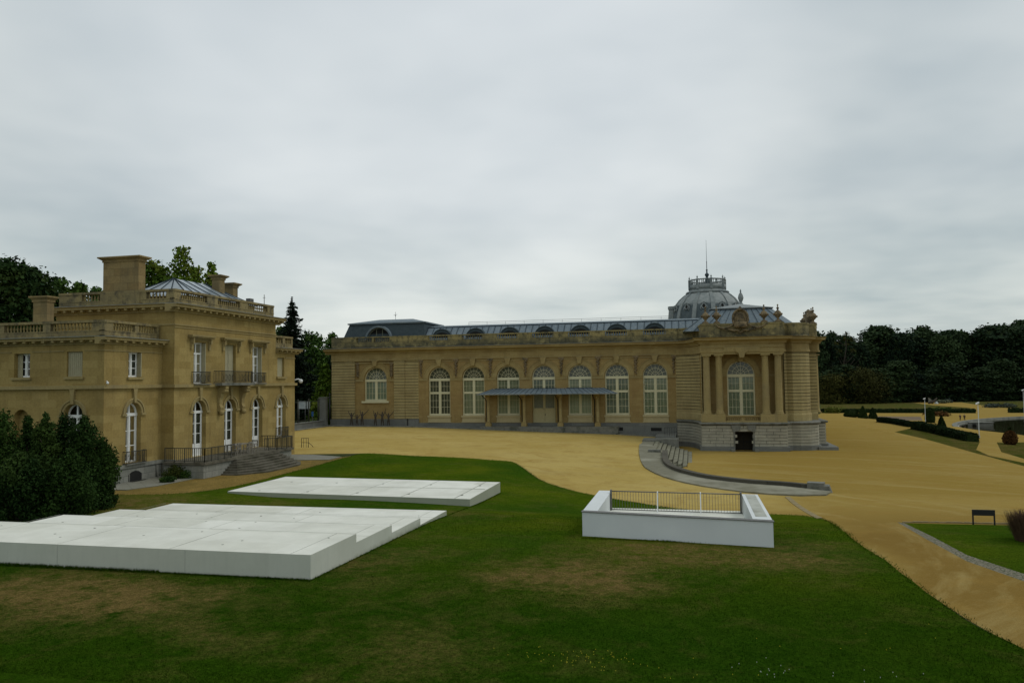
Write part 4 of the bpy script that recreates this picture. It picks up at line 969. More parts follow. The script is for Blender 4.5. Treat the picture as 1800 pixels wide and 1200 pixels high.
# ================= villa =================
def onx(px,py,X): d=ray(px,py); t=X/d[0]; return (d[1]*t,EYE+d[2]*t)
def ony(px,py,Y): d=ray(px,py); t=Y/d[1]; return (d[0]*t,EYE+d[2]*t)
VX=-36.67; VY0,VY1,VY2=49.1,63.2,66.65; WX=-37.7; WY=43.4
villa=thing('villa',(VX,55,0),'tall yellow stone villa with balustraded roof, chimneys, terrace and white arched windows','villa')
VE=lambda b=0.:MB((VX+b,0,0),(0,1)); VS=lambda b=0.:MB((0,VY0-b,0),(1,0)); LS=lambda b=0.:MB((0,WY-b,0),(1,0)); LE=lambda b=0.:MB((WX+b,0,0),(0,1))
def vput(mb,name,m,parent=None): return mb.build(name,MS[m],parent or villa)
def vwindow(mk,uc,w,z0,zs,arch=True,vb=-.38,door=False,tr=None,interior='room',rows=3):
    """white two leaf window > pane, dark room behind"""
    r=w/2; mb=mk(); t=.11
    if arch:
        mb.arc(uc,zs,r-t,r,vb-.06,vb+.02,n=16); mb.box(uc-r,uc+r,vb-.06,vb+.07,zs-.18,zs+.02)
        mb.box(uc-.055,uc+.055,vb-.05,vb+.03,zs+.02,zs+r-.02); top=zs-.18
    else:
        mb.box(uc-r,uc+r,vb-.06,vb+.02,zs-t,zs); top=zs-t
        if tr: mb.box(uc-r+t,uc+r-t,vb-.05,vb+.04,tr-.06,tr+.06); mb.box(uc-.04,uc+.04,vb-.05,vb+.01,tr+.06,top); top=tr-.06
    zt=zs if arch else zs-t
    mb.box(uc-r,uc-r+t,vb-.06,vb+.02,z0,zt).box(uc+r-t,uc+r,vb-.06,vb+.02,z0,zt)
    mb.box(uc-r+t,uc+r-t,vb-.06,vb+.03,z0,z0+.12); mb.box(uc-.075,uc+.075,vb-.05,vb+.045,z0+.12,top)
    zb=z0+.12
    if door: mb.box(uc-r+t,uc+r-t,vb-.045,vb-.0,z0+.12,z0+.95); zb=z0+.95
    for j in range(1,rows):
        z=zb+(top-zb)*j/rows; mb.box(uc-r+t,uc+r-t,vb-.044,vb-.005,z-.025,z+.025)
    for s_ in (-1,1):
        for q_ in ((r-t-.05,r-t),(.075,.115)): mb.box(uc+min(s_*q_[0],s_*q_[1]),uc+max(s_*q_[0],s_*q_[1]),vb-.043,vb-.002,zb,top)
    fr=vput(mb,'door' if door else 'window','white')
    P=archpoly(uc,w-.04,z0+.02,zs,14) if arch else rect(uc-r+.02,uc+r-.02,z0+.02,zs-.02)
    g=mk(); g.face([g.p(a,vb-.03,z) for a,z in P]); g.build('pane',MS['glass'],fr)
    g=mk(); g.face([g.p(a,vb-.9,z) for a,z in P]); 
    g.box(uc-r-.02,uc-r,vb-.9,vb-.07,z0,zs).box(uc+r,uc+r+.02,vb-.9,vb-.07,z0,zs)
    g.build('room',MS[interior],fr)
    if rows>=2 and interior=='room':
        c=mk(); c.box(uc-r+.1,uc-r+.1+w*.2,vb-.16,vb-.13,zb,top).box(uc+r-.1-w*.2,uc+r-.1,vb-.16,vb-.13,zb,top); c.build('curtain',MS['curtaind'],fr)
    return fr
def archtrim(mk,uc,w,zs,key=True):
    r=w/2; mb=mk(); mb.arc(uc,zs,r+.02,r+.20,0,.04,n=20); mb.arc(uc,zs,r+.20,r+.32,0,.10,n=20)
    mb.box(uc-r-.42,uc-r,0,.12,zs-.14,zs).box(uc+r,uc+r+.42,0,.12,zs-.14,zs)
    if key: mb.prism([(uc-.09,zs+r-.02),(uc+.09,zs+r-.02),(uc+.15,6.15),(uc+.22,6.42),(uc-.22,6.42),(uc-.15,6.15)],0,.17)
    vput(mb,'arch_surround','trim')
MS['plinthv']=stone('villa_grey_base',(.27,.27,.235),(.22,.225,.195),(.12,.125,.11),.8,.45,.014,(.12,.13,.10),.5,streak=.5)
MS['chim']=stone('chimney_stone',(.32,.24,.11),(.25,.18,.08),(.16,.12,.06),1.2,.55,.01,(.10,.09,.06),.7,streak=.7)
# walls
EG=[(52.1,1.15,True),(56.15,1.15,True),(60.2,1.15,True),(64.2,1.75,False)]
hl=[archpoly(c,1.62,z,4.6,14) for c,z,d in EG]+[rect(c-.75,c+.75,6.7,9.85) for c in (52.1,56.15,60.15)]+[rect(63.5,64.75,7.24,9.0)]
mb=VE(); mb.wall([(VY0,-.3),(VY2,-.3),(VY2,9.5),(VY1,9.5),(VY1,12.2),(VY0,12.2)],hl,0,.5); vput(mb,'east_wall','villa')
mb=VS(); mb.wall([(-47.,-.3),(VX,-.3),(VX,12.2),(-47.,12.2)],[],0,.5); vput(mb,'south_wall','villa')
mb=LE(); mb.wall(rect(WY,VY0,-.3,9.5),[archpoly(46.2,1.5,1.3,4.68,14),rect(45.65,46.95,7.2,8.92)],0,.5); vput(mb,'wing_east_wall','villa')
NP=archpoly(-44.25,1.25,2.6,4.45,14)
mb=LS(); mb.wall(rect(-60.,WX,-.3,9.5),[archpoly(-40.05,1.5,1.3,4.68,14),NP,rect(-44.9,-43.6,7.25,8.87),rect(-40.65,-39.4,7.25,8.92),rect(-49.2,-47.9,7.25,8.87),archpoly(-48.5,1.5,1.3,4.68,14)],0,.5); vput(mb,'wing_south_wall','villa')
mb=WB(); mb.box(-60,VX-.6,66.2,66.64,-.3,9.5).box(-60,-59.6,WY+.5,66.2,-.3,9.5).box(-47.,-46.6,VY0+.5,VY1,9.,12.2).box(-46.9,VX-.6,VY1-.4,VY1,9.5,12.2)
mb.box(-59.,VX-.7,49.8,66.,9.2,9.4).box(-59.,WX-.6,44.,49.8,9.2,9.4).box(-46.5,VX-.7,49.8,62.7,12.,12.15); vput(mb,'rear_wall','villa')
g=LS(); g.face([g.p(a,-.48,z) for a,z in NP]); vput(g,'niche','villa')
# string courses and mouldings
def vband(mk,a0,a1,z0,z1,d,name='string_course',m='trim'):
    mb=mk(); mb.box(a0,a1,0.0,d,z0,z1); vput(mb,name,m)
vband(VE,VY0-.2,VY2+.15,6.42,6.66,.20); vband(VS,WX,VX+.17,6.421,6.658,.197); vband(LE,WY-.2,VY0-.2,6.42,6.66,.20); vband(LS,-60,WX+.197,6.421,6.658,.197)
vband(VE,VY0-.06,VY1,11.0,11.1,.07,'moulding'); vband(VE,VY0-.04,VY1,10.82,10.9,.05,'moulding'); vband(VS,-47,VX+.066,11.001,11.099,.066,'moulding')
vband(LE,WY-.05,VY0,8.93,9.0,.05,'moulding'); vband(LS,-60,-45.1,8.93,9.0,.05,'moulding'); vband(LS,-43.4,-40.85,8.93,9.0,.05,'moulding'); vband(LS,-39.2,WX+.045,8.931,8.999,.046,'moulding')
vband(VE,64.9,VY2+.05,8.95,9.03,.05,'moulding')
VC=[(0,0),(.10,0),(.10,.12),(.22,.16),(.22,.27),(.62,.33),(.62,.44),(.72,.56),(-.3,.56),(-.3,0)]
def vcorn(mk,a0,a1,z,s=1.,den=True,name='cornice'):
    mb=mk(); A=[mb.p(a0,b*s,z+h*s) for b,h in VC]; B=[mb.p(a1,b*s,z+h*s) for b,h in VC]; n=len(VC)
    for i in range(n): mb.face((A[i],A[(i+1)%n],B[(i+1)%n],B[i]))
    mb.face(A); mb.face(B[::-1])
    if den:
        k=int((a1-a0)/.75)
        for i in range(k):
            c=a0+.4+i*(a1-a0-.8)/max(1,k-1); mb.box(c-.11,c+.11,.22*s,.56*s,z+.17*s,z+.325*s)
    o=vput(mb,name,'trim'); q=mk(); q.box(a0,a1,-.2,.74*s,z+.56*s,z+.56*s+.035); q.build('lead_flashing',MS['lead'],o); return o
vcorn(VE,VY0-.72,VY1+.72,11.97); vcorn(VS,-47.7,VX-.3,11.97)
vcorn(LE,WY-.6,VY0-.01,9.38,.85); vcorn(LS,-60,WX-.25,9.38,.85); vcorn(VE,VY1+.01,VY2+.6,9.38,.85)
vpar=lambda mk,a0,a1,bays,zb,z1,dz=.4:parapet(mk,a0,a1,bays,zb,z1,-.55,-.15,'parapet',villa,'parv',.27,None,dz)
MS['parv']=stone('villa_parapet_stone',(.31,.25,.12),(.25,.20,.095),(.14,.12,.07),1.5,.9,.008,(.085,.08,.06),.6,streak=.7,lich=(.07,.065,.05))
vpar(VE,VY0+.15,VY1-.1,[(51.6,3.2),(56.15,3.1),(60.5,3.1)],12.56,13.70)
vpar(VS,-46.9,VX-.552,[(-44.0,1.75),(-38.35,1.75)],12.561,13.697)
vpar(LE,WY+.15,VY0-.15,[(45.4,2.1),(47.75,1.9)],9.88,11.02)
vpar(LS,-60,WX-.552,[(-40.5,3.3),(-44.35,3.2),(-48.6,3.2),(-52.8,3.2)],9.881,11.017)
vpar(VE,VY1+.05,VY2-.15,[(64.1,1.2),(65.7,1.2)],9.88,11.02)
# west face of upper block parapet seen from the south side is hidden; far side
# chimneys
def chimney(x0,x1,y0,y1,z0,z1,cap=.22):
    q=WB(); q.box(x0,x1,y0,y1,z0,z1-.25); q.box(x0-.06,x1+.06,y0-.06,y1+.06,z1-.40,z1-.25)
    frust(q,[(x0-.06,y0-.06),(x1+.06,y0-.06),(x1+.06,y1+.06),(x0-.06,y1+.06)],z1-.25,[(x0-cap*1.3,y0-cap*1.3),(x1+cap*1.3,y0-cap*1.3),(x1+cap*1.3,y1+cap*1.3),(x0-cap*1.3,y1+cap*1.3)],z1-.10)
    q.box(x0-cap*1.4,x1+cap*1.4,y0-cap*1.4,y1+cap*1.4,z1-.10,z1); return vput(q,'chimney','chim')
chimney(-43.05,-39.95,VY0+.22,VY0+.95,13.68,16.30)
q=WB(); q.box(-43.2,-39.75,VY0+.09,VY0+1.1,12.57,13.69); vput(q,'chimney_base','parv')
chimney(-43.68,-42.55,WY+.25,WY+.85,11.0,12.78,.15)
def chim_at(pl,pm,pr,ptop,X,z0):   # left edge, near corner, right edge of the stack in the photograph
    y0,_=onx(pm,500,X); y1,_=onx(pr,500,X); x0,_=ony(pl,500,y0); _,zt=onx(pm,ptop,X); chimney(x0,X,y0,y1,z0,zt,.2)
chim_at(372.5,386,395,483,-39.6,12.1)
chim_at(394,410,418,497,-39.6,12.1)
# hipped roof lantern
q=WB(); frust(q,[(-43.8,52.2),(-37.9,52.2),(-37.9,61.6),(-43.8,61.6)],12.9,[(-43.8,52.2),(-37.9,52.2),(-37.9,61.6),(-43.8,61.6)],13.55); lb=vput(q,'roof_lantern','trim')
q=WB(); a=[q.p(*p) for p in ((-44.,52.,13.55),(-37.7,52.,13.55),(-37.7,61.8,13.55),(-44.,61.8,13.55),(-41.1,54.9,15.35),(-41.1,59.2,15.35))]
for f_ in ((0,1,4),(1,2,5,4),(2,3,5),(3,0,4,5)): q.face([a[i] for i in f_])
MS['glaz']=speck('blue_grey_roof_glazing',(.20,.245,.275),(.26,.30,.33),1.,.3,spec=.6); q.build('glazed_roof',MS['glaz'],lb)
q=WB(); 
def rbar(p,r_): q.tube([p,r_],.045,4,sm=False)
for k_ in range(8): 
    t=k_/7; y=52.+9.8*t; yy=min(max(y,54.9),59.2); rbar((-37.7,y,13.57),(-41.1,yy,15.37)); rbar((-44.,y,13.57),(-41.1,yy,15.37))
for k_ in range(5): rbar((-44+6.3*k_/4,52.,13.57),(-41.1,54.9,15.37))
q.build('roof_bar',MS['seam'],lb)
q=VE(); q.box(60.9,61.5,-1.6,-1.2,13.7,14.2).tube([(61.9,-.4,13.6),(61.9,-.4,14.6)],.03,5).tube([(61.7,-.4,14.3),(62.1,-.4,14.35)],.02,4); vput(q,'roof_vent','steel')
# windows east
for c,z,d in EG:
    vwindow(VE,c,1.62,z,4.6,True,door=d); archtrim(VE,c,1.62,4.6)
for i,c in enumerate((52.1,56.15,60.15)):
    mb=VE(); mb.box(c-1.45,c+1.45,0,.42,10.25,10.38).box(c-1.38,c+1.38,0,.34,10.15,10.25).box(c-1.15,c+1.15,0,.10,9.98,10.15)
    for s_ in (-1,1):
        mb.prism([(c+s_*1.1-.1,9.3),(c+s_*1.1+.1,9.3),(c+s_*1.1+.1,10.15),(c+s_*1.1-.1,10.15)],0,.14); mb.box(c+s_*1.1-.08,c+s_*1.1+.08,.0,.30,9.75,10.15)
    vput(mb,'window_hood','trim')
    if i!=1: 
        vwindow(VE,c,1.5,6.7,9.85,False,tr=9.0,rows=3)
        mb=VE(); mb.box(c+.66,c+.735,-.34,.0,6.75,9.8); vput(mb,'shutter','shut')
    else:
        mb=VE(); mb.box(c-.74,c-.02,-.3,-.25,6.7,9.84).box(c+.02,c+.74,-.3,-.25,6.7,9.84)
        for s_ in (-1,1):
            for zz_ in (7.6,8.6): mb.box(c+s_*.38-.28,c+s_*.38+.28,-.25,-.235,zz_-.35,zz_+.45)
        vput(mb,'shutter','shut')
mb=VE(); mb.box(63.51,64.74,-.3,-.22,7.25,8.99); vput(mb,'shutter','shut')
mb=VE(); mb.box(63.3,64.95,0,.16,7.06,7.23); vput(mb,'window_sill','trim')
# windows of the south wing
vwindow(LE,46.2,1.5,1.3,4.68,True,interior='brownint'); archtrim(LE,46.2,1.5,4.68)
vwindow(LS,-40.05,1.5,1.3,4.68,True); archtrim(LS,-40.05,1.5,4.68); vwindow(LS,-48.5,1.5,1.3,4.68,True); archtrim(LS,-48.5,1.5,4.68)
vwindow(LE,46.3,1.3,7.2,8.92,False,rows=3); mb=LE(); mb.box(46.88,46.945,-.34,.0,7.22,8.9); vput(mb,'shutter','shut'); mb=LE(); mb.box(45.5,47.1,0,.14,7.03,7.19); vput(mb,'window_sill','trim')
vwindow(LS,-44.25,1.3,7.25,8.87,False,rows=3); mb=LS(); mb.box(-44.89,-44.5,-.34,-.30,7.26,8.86); vput(mb,'shutter','shut'); mb=LS(); mb.box(-45.05,-43.45,0,.14,7.08,7.24); vput(mb,'window_sill','trim')
mb=LS(); mb.box(-40.64,-39.41,-.2,-.14,7.26,8.91)
for k_ in range(1,8): mb.box(-40.64+k_*.153,-40.62+k_*.153,-.14,-.12,7.3,8.88)
vput(mb,'shutter','shut'); mb=LS(); mb.box(-40.8,-39.25,0,.14,7.08,7.24); vput(mb,'window_sill','trim')
vwindow(LS,-48.55,1.3,7.25,8.87,False,rows=3)
# grey plinth
mb=LE(); mb.box(WY-.12,VY0-.1,0,.14,-.4,.98).box(WY-.2,VY0-.1,0,.22,.98,1.22); vput(mb,'plinth','plinthv')
mb=LS(); mb.box(-60,WX+.135,0,.14,-.4,.978).box(-60,WX+.215,0,.22,.978,1.218); vput(mb,'plinth','plinthv')
mb=VS(); mb.box(WX+.2,VX+.1,0,.12,-.4,.975).box(WX+.22,VX+.2,0,.2,.976,1.216); vput(mb,'plinth','plinthv')
mb=LE(); mb.prism([(45.6,.05),(46.9,.05),(46.9,.5),(46.6,.68),(46.25,.74),(45.9,.68),(45.6,.5)],.1,.155); vput(mb,'cellar_window','dark')
mb=LE(); mb.box(45.62,45.7,.15,.18,.06,.55).box(45.5,47.1,.14,.55,-.05,.05).tube([(48.4,.18,0),(48.4,.18,.95)],.05,6); vput(mb,'cellar_window_frame','grey')
# iron railings
def railing(mb,P,z0,h,sp=.13,r=.011,post=None):
    """vertical bars between two rails along a polyline in the local a,b plane"""
    for (a0,b0),(a1,b1) in zip(P,P[1:]):
        l=hypot(a1-a0,b1-b0); k=max(1,int(round(l/sp)))
        mb.tube([(a0,b0,z0+h),(a1,b1,z0+h)],.028,5); mb.tube([(a0,b0,z0+.08),(a1,b1,z0+.08)],.018,4)
        for i in range(k+1):
            t=i/k; a=a0+(a1-a0)*t; b=b0+(b1-b0)*t; thick=post and i%post==0
            rr=.024 if thick else r; mb.box(a-rr,a+rr,b-rr,b+rr,z0 if thick else z0+.08,z0+h)
def balcony(mk,c,w,z,h,dep,scroll=True):
    mb=mk(); railing(mb,[(c-w/2,0.0),(c-w/2,dep),(c+w/2,dep),(c+w/2,0.0)],z,h,.14,.011)
    k=int(w/.45)
    if scroll:
        for i in range(k):
            a=c-w/2+(i+.5)*w/k; mb.tube([(a+.11*cos(2*pi*j/10),dep,z+.45*h+.30*h*sin(2*pi*j/10)) for j in range(10)],.016,4,cl=True)
    return vput(mb,'balcony_railing','irong')
for c in (52.1,60.15):
    balcony(VE,c,1.95,6.70,.88,.28); mb=VE(); mb.box(c-1.,c+1.,0,.34,6.6,6.69); vput(mb,'balcony_sill','grey')
balcony(VE,56.15,4.5,6.74,.92,.66); mb=VE(); mb.box(53.8,58.5,0,.82,6.52,6.735); vput(mb,'balcony_slab','grey')
for c in (54.6,57.7):
    mb=VE(); n_=10
    pr=[(.05,4.45),(.22,4.5),(.30,4.75),(.18,5.0),(.20,5.4),(.34,5.85),(.60,6.1),(.74,6.25),(.74,6.52),(0,6.52),(0,4.45)]
    A=[mb.p(c-.2,b,z) for b,z in pr]; B=[mb.p(c+.2,b,z) for b,z in pr]
    for i in range(len(pr)): mb.face((A[i],A[(i+1)%len(pr)],B[(i+1)%len(pr)],B[i]))
    mb.face(A); mb.face(B[::-1]); mb.lathe(c,.25,4.25,[(.04,-.12),(.2,0),(.22,.2),(.1,.3)],8); mb.tube([(c-.26,.55,6.1),(c+.26,.55,6.1)],.16,8); vput(mb,'balcony_console','museum')
balcony(VE,64.2,1.9,1.62,1.0,.25); balcony(LE,46.2,1.95,1.22,.88,.30); mb=LE(); mb.box(45.2,47.2,.0,.36,1.2,1.28); vput(mb,'balcony_sill','grey')
# terrace with flared steps
TZ=1.15; TX0,TX1,TY0,TY1=VX,-33.35,47.95,60.4
mb=WB(); mb.box(TX0+.0,TX1-.12,TY0+.12,TY1-.1,-.6,.97); tw=vput(mb,'terrace','plinthv')
mb=WB(); mb.box(TX0+.02,TX1+.05,TY0,TY1,.97,TZ); mb.build('coping',MS['vstep'],tw)
for i in range(8):
    o=.34*(i+1); zt=TZ-.003-(i)*.150-.145; q=WB(); y0,y1=51.95,57.6
    P_=[(TX1-.3,y0-.75*o),(TX1+.5*o,y0-.75*o),(TX1+o-.12,y0+.1),(TX1+o,y0+.6),(TX1+o,y1-.6),(TX1+o-.12,y1-.1),(TX1+.5*o,y1+.75*o),(TX1-.3,y1+.75*o)]
    q.slab([(x,y) for x,y in P_],zt-.19,zt-.04); q2=[(x+.03*(x>TX1),y) for x,y in P_]; q.slab(q2,zt-.04,zt); vput(q,'step','vstep')
def rail3(P,z0,h,name='terrace_railing',m='irong',parent=None,**k):
    q=WB(); railing(q,P,z0,h,**k); return vput(q,name,m,parent)
rail3([(VX+.08,TY0+.12),(TX1-.05,TY0+.12),(TX1-.05,51.75)],TZ,.98,sp=.16,post=5)
rail3([(TX1-.05,57.8),(TX1-.05,TY1-.1),(VX+.3,TY1-.1)],TZ,.98,sp=.16,post=5); rail3([(TX1-.05,57.8),(TX1-.75,57.1)],TZ,.98,sp=.16,post=4)
# stone paving beside the villa
gp=lambda L_:[gz(*p) for p in L_]
def sheet(P,dz,name,m,th=.0,sub=1.5):
    q=WB(); a=[q.p(x,y,T(x,y)+dz) for x,y in P]; b=[q.p(x,y,T(x,y)-.4) for x,y in P]; n=len(P); q.face(a)
    for i in range(n): q.face((a[i],a[(i+1)%n],b[(i+1)%n],b[i]))
    return q.build(name,MS[m])
tag(sheet([(-37.5,42.2),(-36.9,42.0),(-34.9,42.2),(-34.2,44.2),(-34.1,48.3),(-37.5,49.)],.05,'paving','pave'),kind='structure')
# basement stair guard by the far terrace corner
tag(sheet([(-33.2,60.5),(-30.6,61.5),(-30.6,64.),(-34.,65.2),(-36.6,65.2),(-36.6,60.6)],.05,'paving','pave'),kind='structure')
# ================= white roof slabs =================
def slabtop(P,z0,z1): q=WB(); q.slab(P,z0,z1); return q
sl=thing('stepped_roof_slab',(-20,30,0),'large stepped white concrete roof slab, nearest one in the lawn','roof slab')
XR=-12.3
ZB=[(23.42,26.98,.97,-28.6),(26.98,30.49,.65,-28.55),(30.49,33.97,.33,-28.45),(33.97,37.9,.015,-28.3)]
q=WB()
for i,(y0,y1,z,xl) in enumerate(ZB):
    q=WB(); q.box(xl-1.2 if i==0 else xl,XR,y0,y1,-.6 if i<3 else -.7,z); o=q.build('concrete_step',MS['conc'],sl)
    e=WB(); 
    for k_ in range(1,5):
        x=XR-.75 if k_==1 else XR-.75-(k_-1)*4.6-(i%2)*1.9
        e.box(x-.012,x+.012,y0+.05,y1-.03,z,z+.004)
    e.box(xl+.05,XR-.02,y1-.05 if i<3 else (y0+y1)/2-.01,y1-.03 if i<3 else (y0+y1)/2+.01,z,z+.0045)
    e.box(xl+.05,XR-.02,(y0*2+y1)/3-.01,(y0*2+y1)/3+.01,z,z+.0043) if i==1 else None
    for k_ in range(9): x=rng.uniform(xl+1,XR-.6); y=rng.uniform(y0+.3,y1-.3); e.lathe(x,y,z,[(.045,0),(.045,.012)],8)
    e.build('panel_joint',MS['concd'],o)
    if i==0: 
        e=WB(); 
        for x in (-17.,-22.2,-26.5): e.box(x-.012,x+.012,y0-.004,y0,-.2,z)
        e.build('panel_joint',MS['concd'],o)
s2=thing('flat_roof_slab',(-20,46,-.3),'smaller flat white concrete roof slab, farther one by the villa steps','roof slab')
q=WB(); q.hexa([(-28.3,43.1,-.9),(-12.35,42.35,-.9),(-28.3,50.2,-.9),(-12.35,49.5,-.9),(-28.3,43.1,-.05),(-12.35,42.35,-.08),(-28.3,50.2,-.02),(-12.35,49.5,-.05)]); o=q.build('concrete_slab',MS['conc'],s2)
e=WB()
for k_ in range(5):
    x=-13.3-k_*3.3; e.hexa([(x-.02,42.5-(x+12.35)*.047,-.2),(x+.02,42.5-(x+12.35)*.047,-.2),(x-.02,49.4-(x+12.35)*.044,-.2),(x+.02,49.4-(x+12.35)*.044,-.2),(x-.02,42.45-(x+12.35)*.047,-.055),(x+.02,42.45-(x+12.35)*.047,-.055),(x-.02,49.5-(x+12.35)*.044,-.035),(x+.02,49.5-(x+12.35)*.044,-.035)])
    e.lathe(x+.1,43.6,-.06,[(.08,0),(.08,.03)],8); e.lathe(x+.1,47.6,-.06,[(.08,0),(.08,.04)],8)
e.box(-27.8,-12.5,46.2,46.22,-.2,-.043); e.build('panel_joint',MS['concd'],o)
# ================= sunken stair enclosure =================
bx=thing('stair_parapet',(-.8,33,0),'low white walled enclosure open at the back with a metal railing','enclosure')
q=WB(); q.hexa([(-4.62,32.9,-.4),(3.02,31.75,-.4),(-4.62,33.2,-.4),(3.02,32.05,-.4),(-4.62,32.9,.98),(3.02,31.75,.98),(-4.62,33.2,.98),(3.02,32.05,.98)]); q.build('front_wall',MS['wpaint'],bx)
q=WB(); q.hexa([(-4.66,32.86,.98),(3.06,31.70,.98),(-4.66,33.22,.98),(3.06,32.07,.98),(-4.66,32.86,1.005),(3.06,31.70,1.005),(-4.66,33.22,1.005),(3.06,32.07,1.005)]); q.build('front_coping',MS['steel'],bx)
q=WB(); q.hexa([(-4.63,33.2,-.5),(-4.0,33.2,-.5),(-4.63,39.3,-.5),(-4.0,39.3,-.5),(-4.63,33.2,.99),(-4.0,33.2,.99),(-4.63,39.3,.99),(-4.0,39.3,.99)]); q.build('side_wall',MS['wpaint'],bx)
q=WB(); q.hexa([(2.3,32.2,-.5),(3.03,32.05,-.5),(2.3,39.0,-.5),(3.03,39.0,-.5),(2.3,32.2,.99),(3.03,32.05,.99),(2.3,39.0,.99),(3.03,39.0,.99)]); q.build('side_wall',MS['wpaint'],bx)
q=WB(); q.box(2.45,2.9,32.8,38.8,.991,1.0); q.build('dirty_strip',MS['concd'],bx)
q=WB(); q.box(-4.0,2.3,37.2,39.1,-.6,.16).box(-4.,2.3,36.4,37.2,-1.,.02).box(-4,2.3,35.6,36.4,-1.3,-.2).box(-4.,2.3,33.3,35.6,-2.,-1.2); q.build('rear_ledge',MS['conc'],bx)
q=WB(); railing(q,[(-3.95,38.6),(2.25,38.35)],.1,.97,sp=.135,r=.008); q.build('railing',MS['steel'],bx)
for x in (-1.68,.35):
    q=WB(); q.box(x-.025,x+.025,38.2,38.5,.85,1.12); q.hexa([(x-.025,37.9,.1),(x+.025,37.9,.1),(x-.025,38.0,.1),(x+.025,38.0,.1),(x-.025,38.2,1.0),(x+.025,38.2,1.0),(x-.025,38.3,1.0),(x+.025,38.3,1.0)]); q.build('post',MS['wht'],bx)
for x in (-3.95,2.22):
    q=WB(); q.box(x-.04,x+.04,38.35,38.6,0,1.15); q.build('end_post',MS['steel'],bx)
# ================= curved retaining walk and steps =================
OUT=smooth([gz(*p) for p in [(1124.4,775.6),(1123.3,796.7),(1130,817.8),(1146.7,830),(1171,840),(1213,851),(1280,862),(1346.7,869),(1413,872),(1452,871)]],3)
INN=[(-3.2,83.3),(-2.75,82.9),(-2.5,75.2),(-2.05,70.2),(-1.0,66.3),(.8,62.9),(2.65,61.),(4.4,59.9),(6.4,59.1),(8.3,58.6)]
INN2=smooth(INN[1:],3)
rw=thing('retaining_wall',(0,65,-1),'curved grey stone retaining wall with paved ledge sweeping towards the white enclosure','retaining wall')
N_=28
def resamp(P,n):
    d=[0]
    for a,b in zip(P,P[1:]): d.append(d[-1]+hypot(b[0]-a[0],b[1]-a[1]))
    out=[]
    for i in range(n):
        t=d[-1]*i/(n-1); j=max(0,min(len(P)-2,next((k for k in range(len(d)-1) if d[k+1]>=t),len(P)-2))); f=(t-d[j])/(d[j+1]-d[j]+1e-9)
        out.append((P[j][0]+(P[j+1][0]-P[j][0])*f,P[j][1]+(P[j+1][1]-P[j][1])*f))
    return out
A=resamp([(-6.0,99.5),(-6.0,94.)]+OUT[1:],N_+1); B=resamp([(-3.9,99.5),(-3.9,83.2)]+INN2+[(9.4,57.6)],N_+1)
q=WB(); zt=[z_up(*a)*(1-sstep(6,12,a[0]))+z_lo(*a)*sstep(6,12,a[0]) for a in A]
def zu_(x,y): 
    zu=z_up(x,y); a=sstep(72,100,y); zu=zu*(1-a)+interp(x,TX)*a; return zu+(z_lo(x,y)-zu)*sstep(6,12,x)
R0=[];R1=[];R2=[];R3=[]
for a,b in zip(A,B):
    za=zu_(*a)+.10; R0.append(q.p(a[0],a[1],za-.6)); R1.append(q.p(a[0],a[1],za)); zb=max(zu_(*b)+.10,z_lo(*b)+.05); R2.append(q.p(b[0],b[1],zb)); R3.append(q.p(b[0],b[1],zb-2.4))
for i in range(N_):
    q.face((R0[i],R0[i+1],R1[i+1],R1[i])); q.face((R1[i],R1[i+1],R2[i+1],R2[i])); q.face((R2[i],R2[i+1],R3[i+1],R3[i]))
q.face((R0[-1],R1[-1],R2[-1],R3[-1])); q.build('paved_ledge',MS['ledge'],rw)
q=WB(); Cc=INN2; L1=[];L2=[]
of=offs(Cc,.0); 
def off2(P,d):
    out=[]
    for i,p in enumerate(P):
        a=P[max(0,i-1)]; b=P[min(len(P)-1,i+1)]; dx,dy=b[0]-a[0],b[1]-a[1]; l=hypot(dx,dy) or 1
        out.append((p[0]-dy/l*d,p[1]+dx/l*d))
    return out
i0=off2(Cc,-.28); i1=off2(Cc,.28); rr=[]
for a,b in zip(i0,i1):
    z=zu_(*a)+.08; h=.27
    rr.append([q.p(a[0],a[1],z-.5),q.p(a[0],a[1],z+h),q.p(b[0],b[1],z+h),q.p(b[0],b[1],z-2.2)])
for u_,v_ in zip(rr,rr[1:]):
    for j in range(3): q.face((u_[j],v_[j],v_[j+1],u_[j+1]))
q.face(rr[0]); q.face(rr[-1]); MS['curb']=stone('dark_kerb_stone',(.105,.098,.075),(.075,.07,.055),(.045,.04,.03),1.5,3.,.02,(.05,.05,.04),.5,streak=.4); q.build('kerb_wall',MS['curb'],rw)
q=WB(); q.hexa([(7.9,58.2,-2),(9.6,57.7,-2),(8.1,59.2,-2),(9.8,58.7,-2),(7.9,58.2,-1.05),(9.3,57.8,-1.05),(8.1,59.2,-1.05),(9.5,58.8,-1.05)]).hexa([(7.9,58.25,-1.06),(9.0,58.,-1.06),(8.1,59.1,-1.06),(9.2,58.8,-1.06),(7.9,58.25,-.88),(9.0,58.,-.88),(8.1,59.1,-.88),(9.2,58.8,-.88)]); q.build('end_step',MS['grey'],rw)
stp=thing('stone_staircase',(-2.5,90,-1.5),'grey stone steps going down beside the pavilion with rounded lower treads','steps')
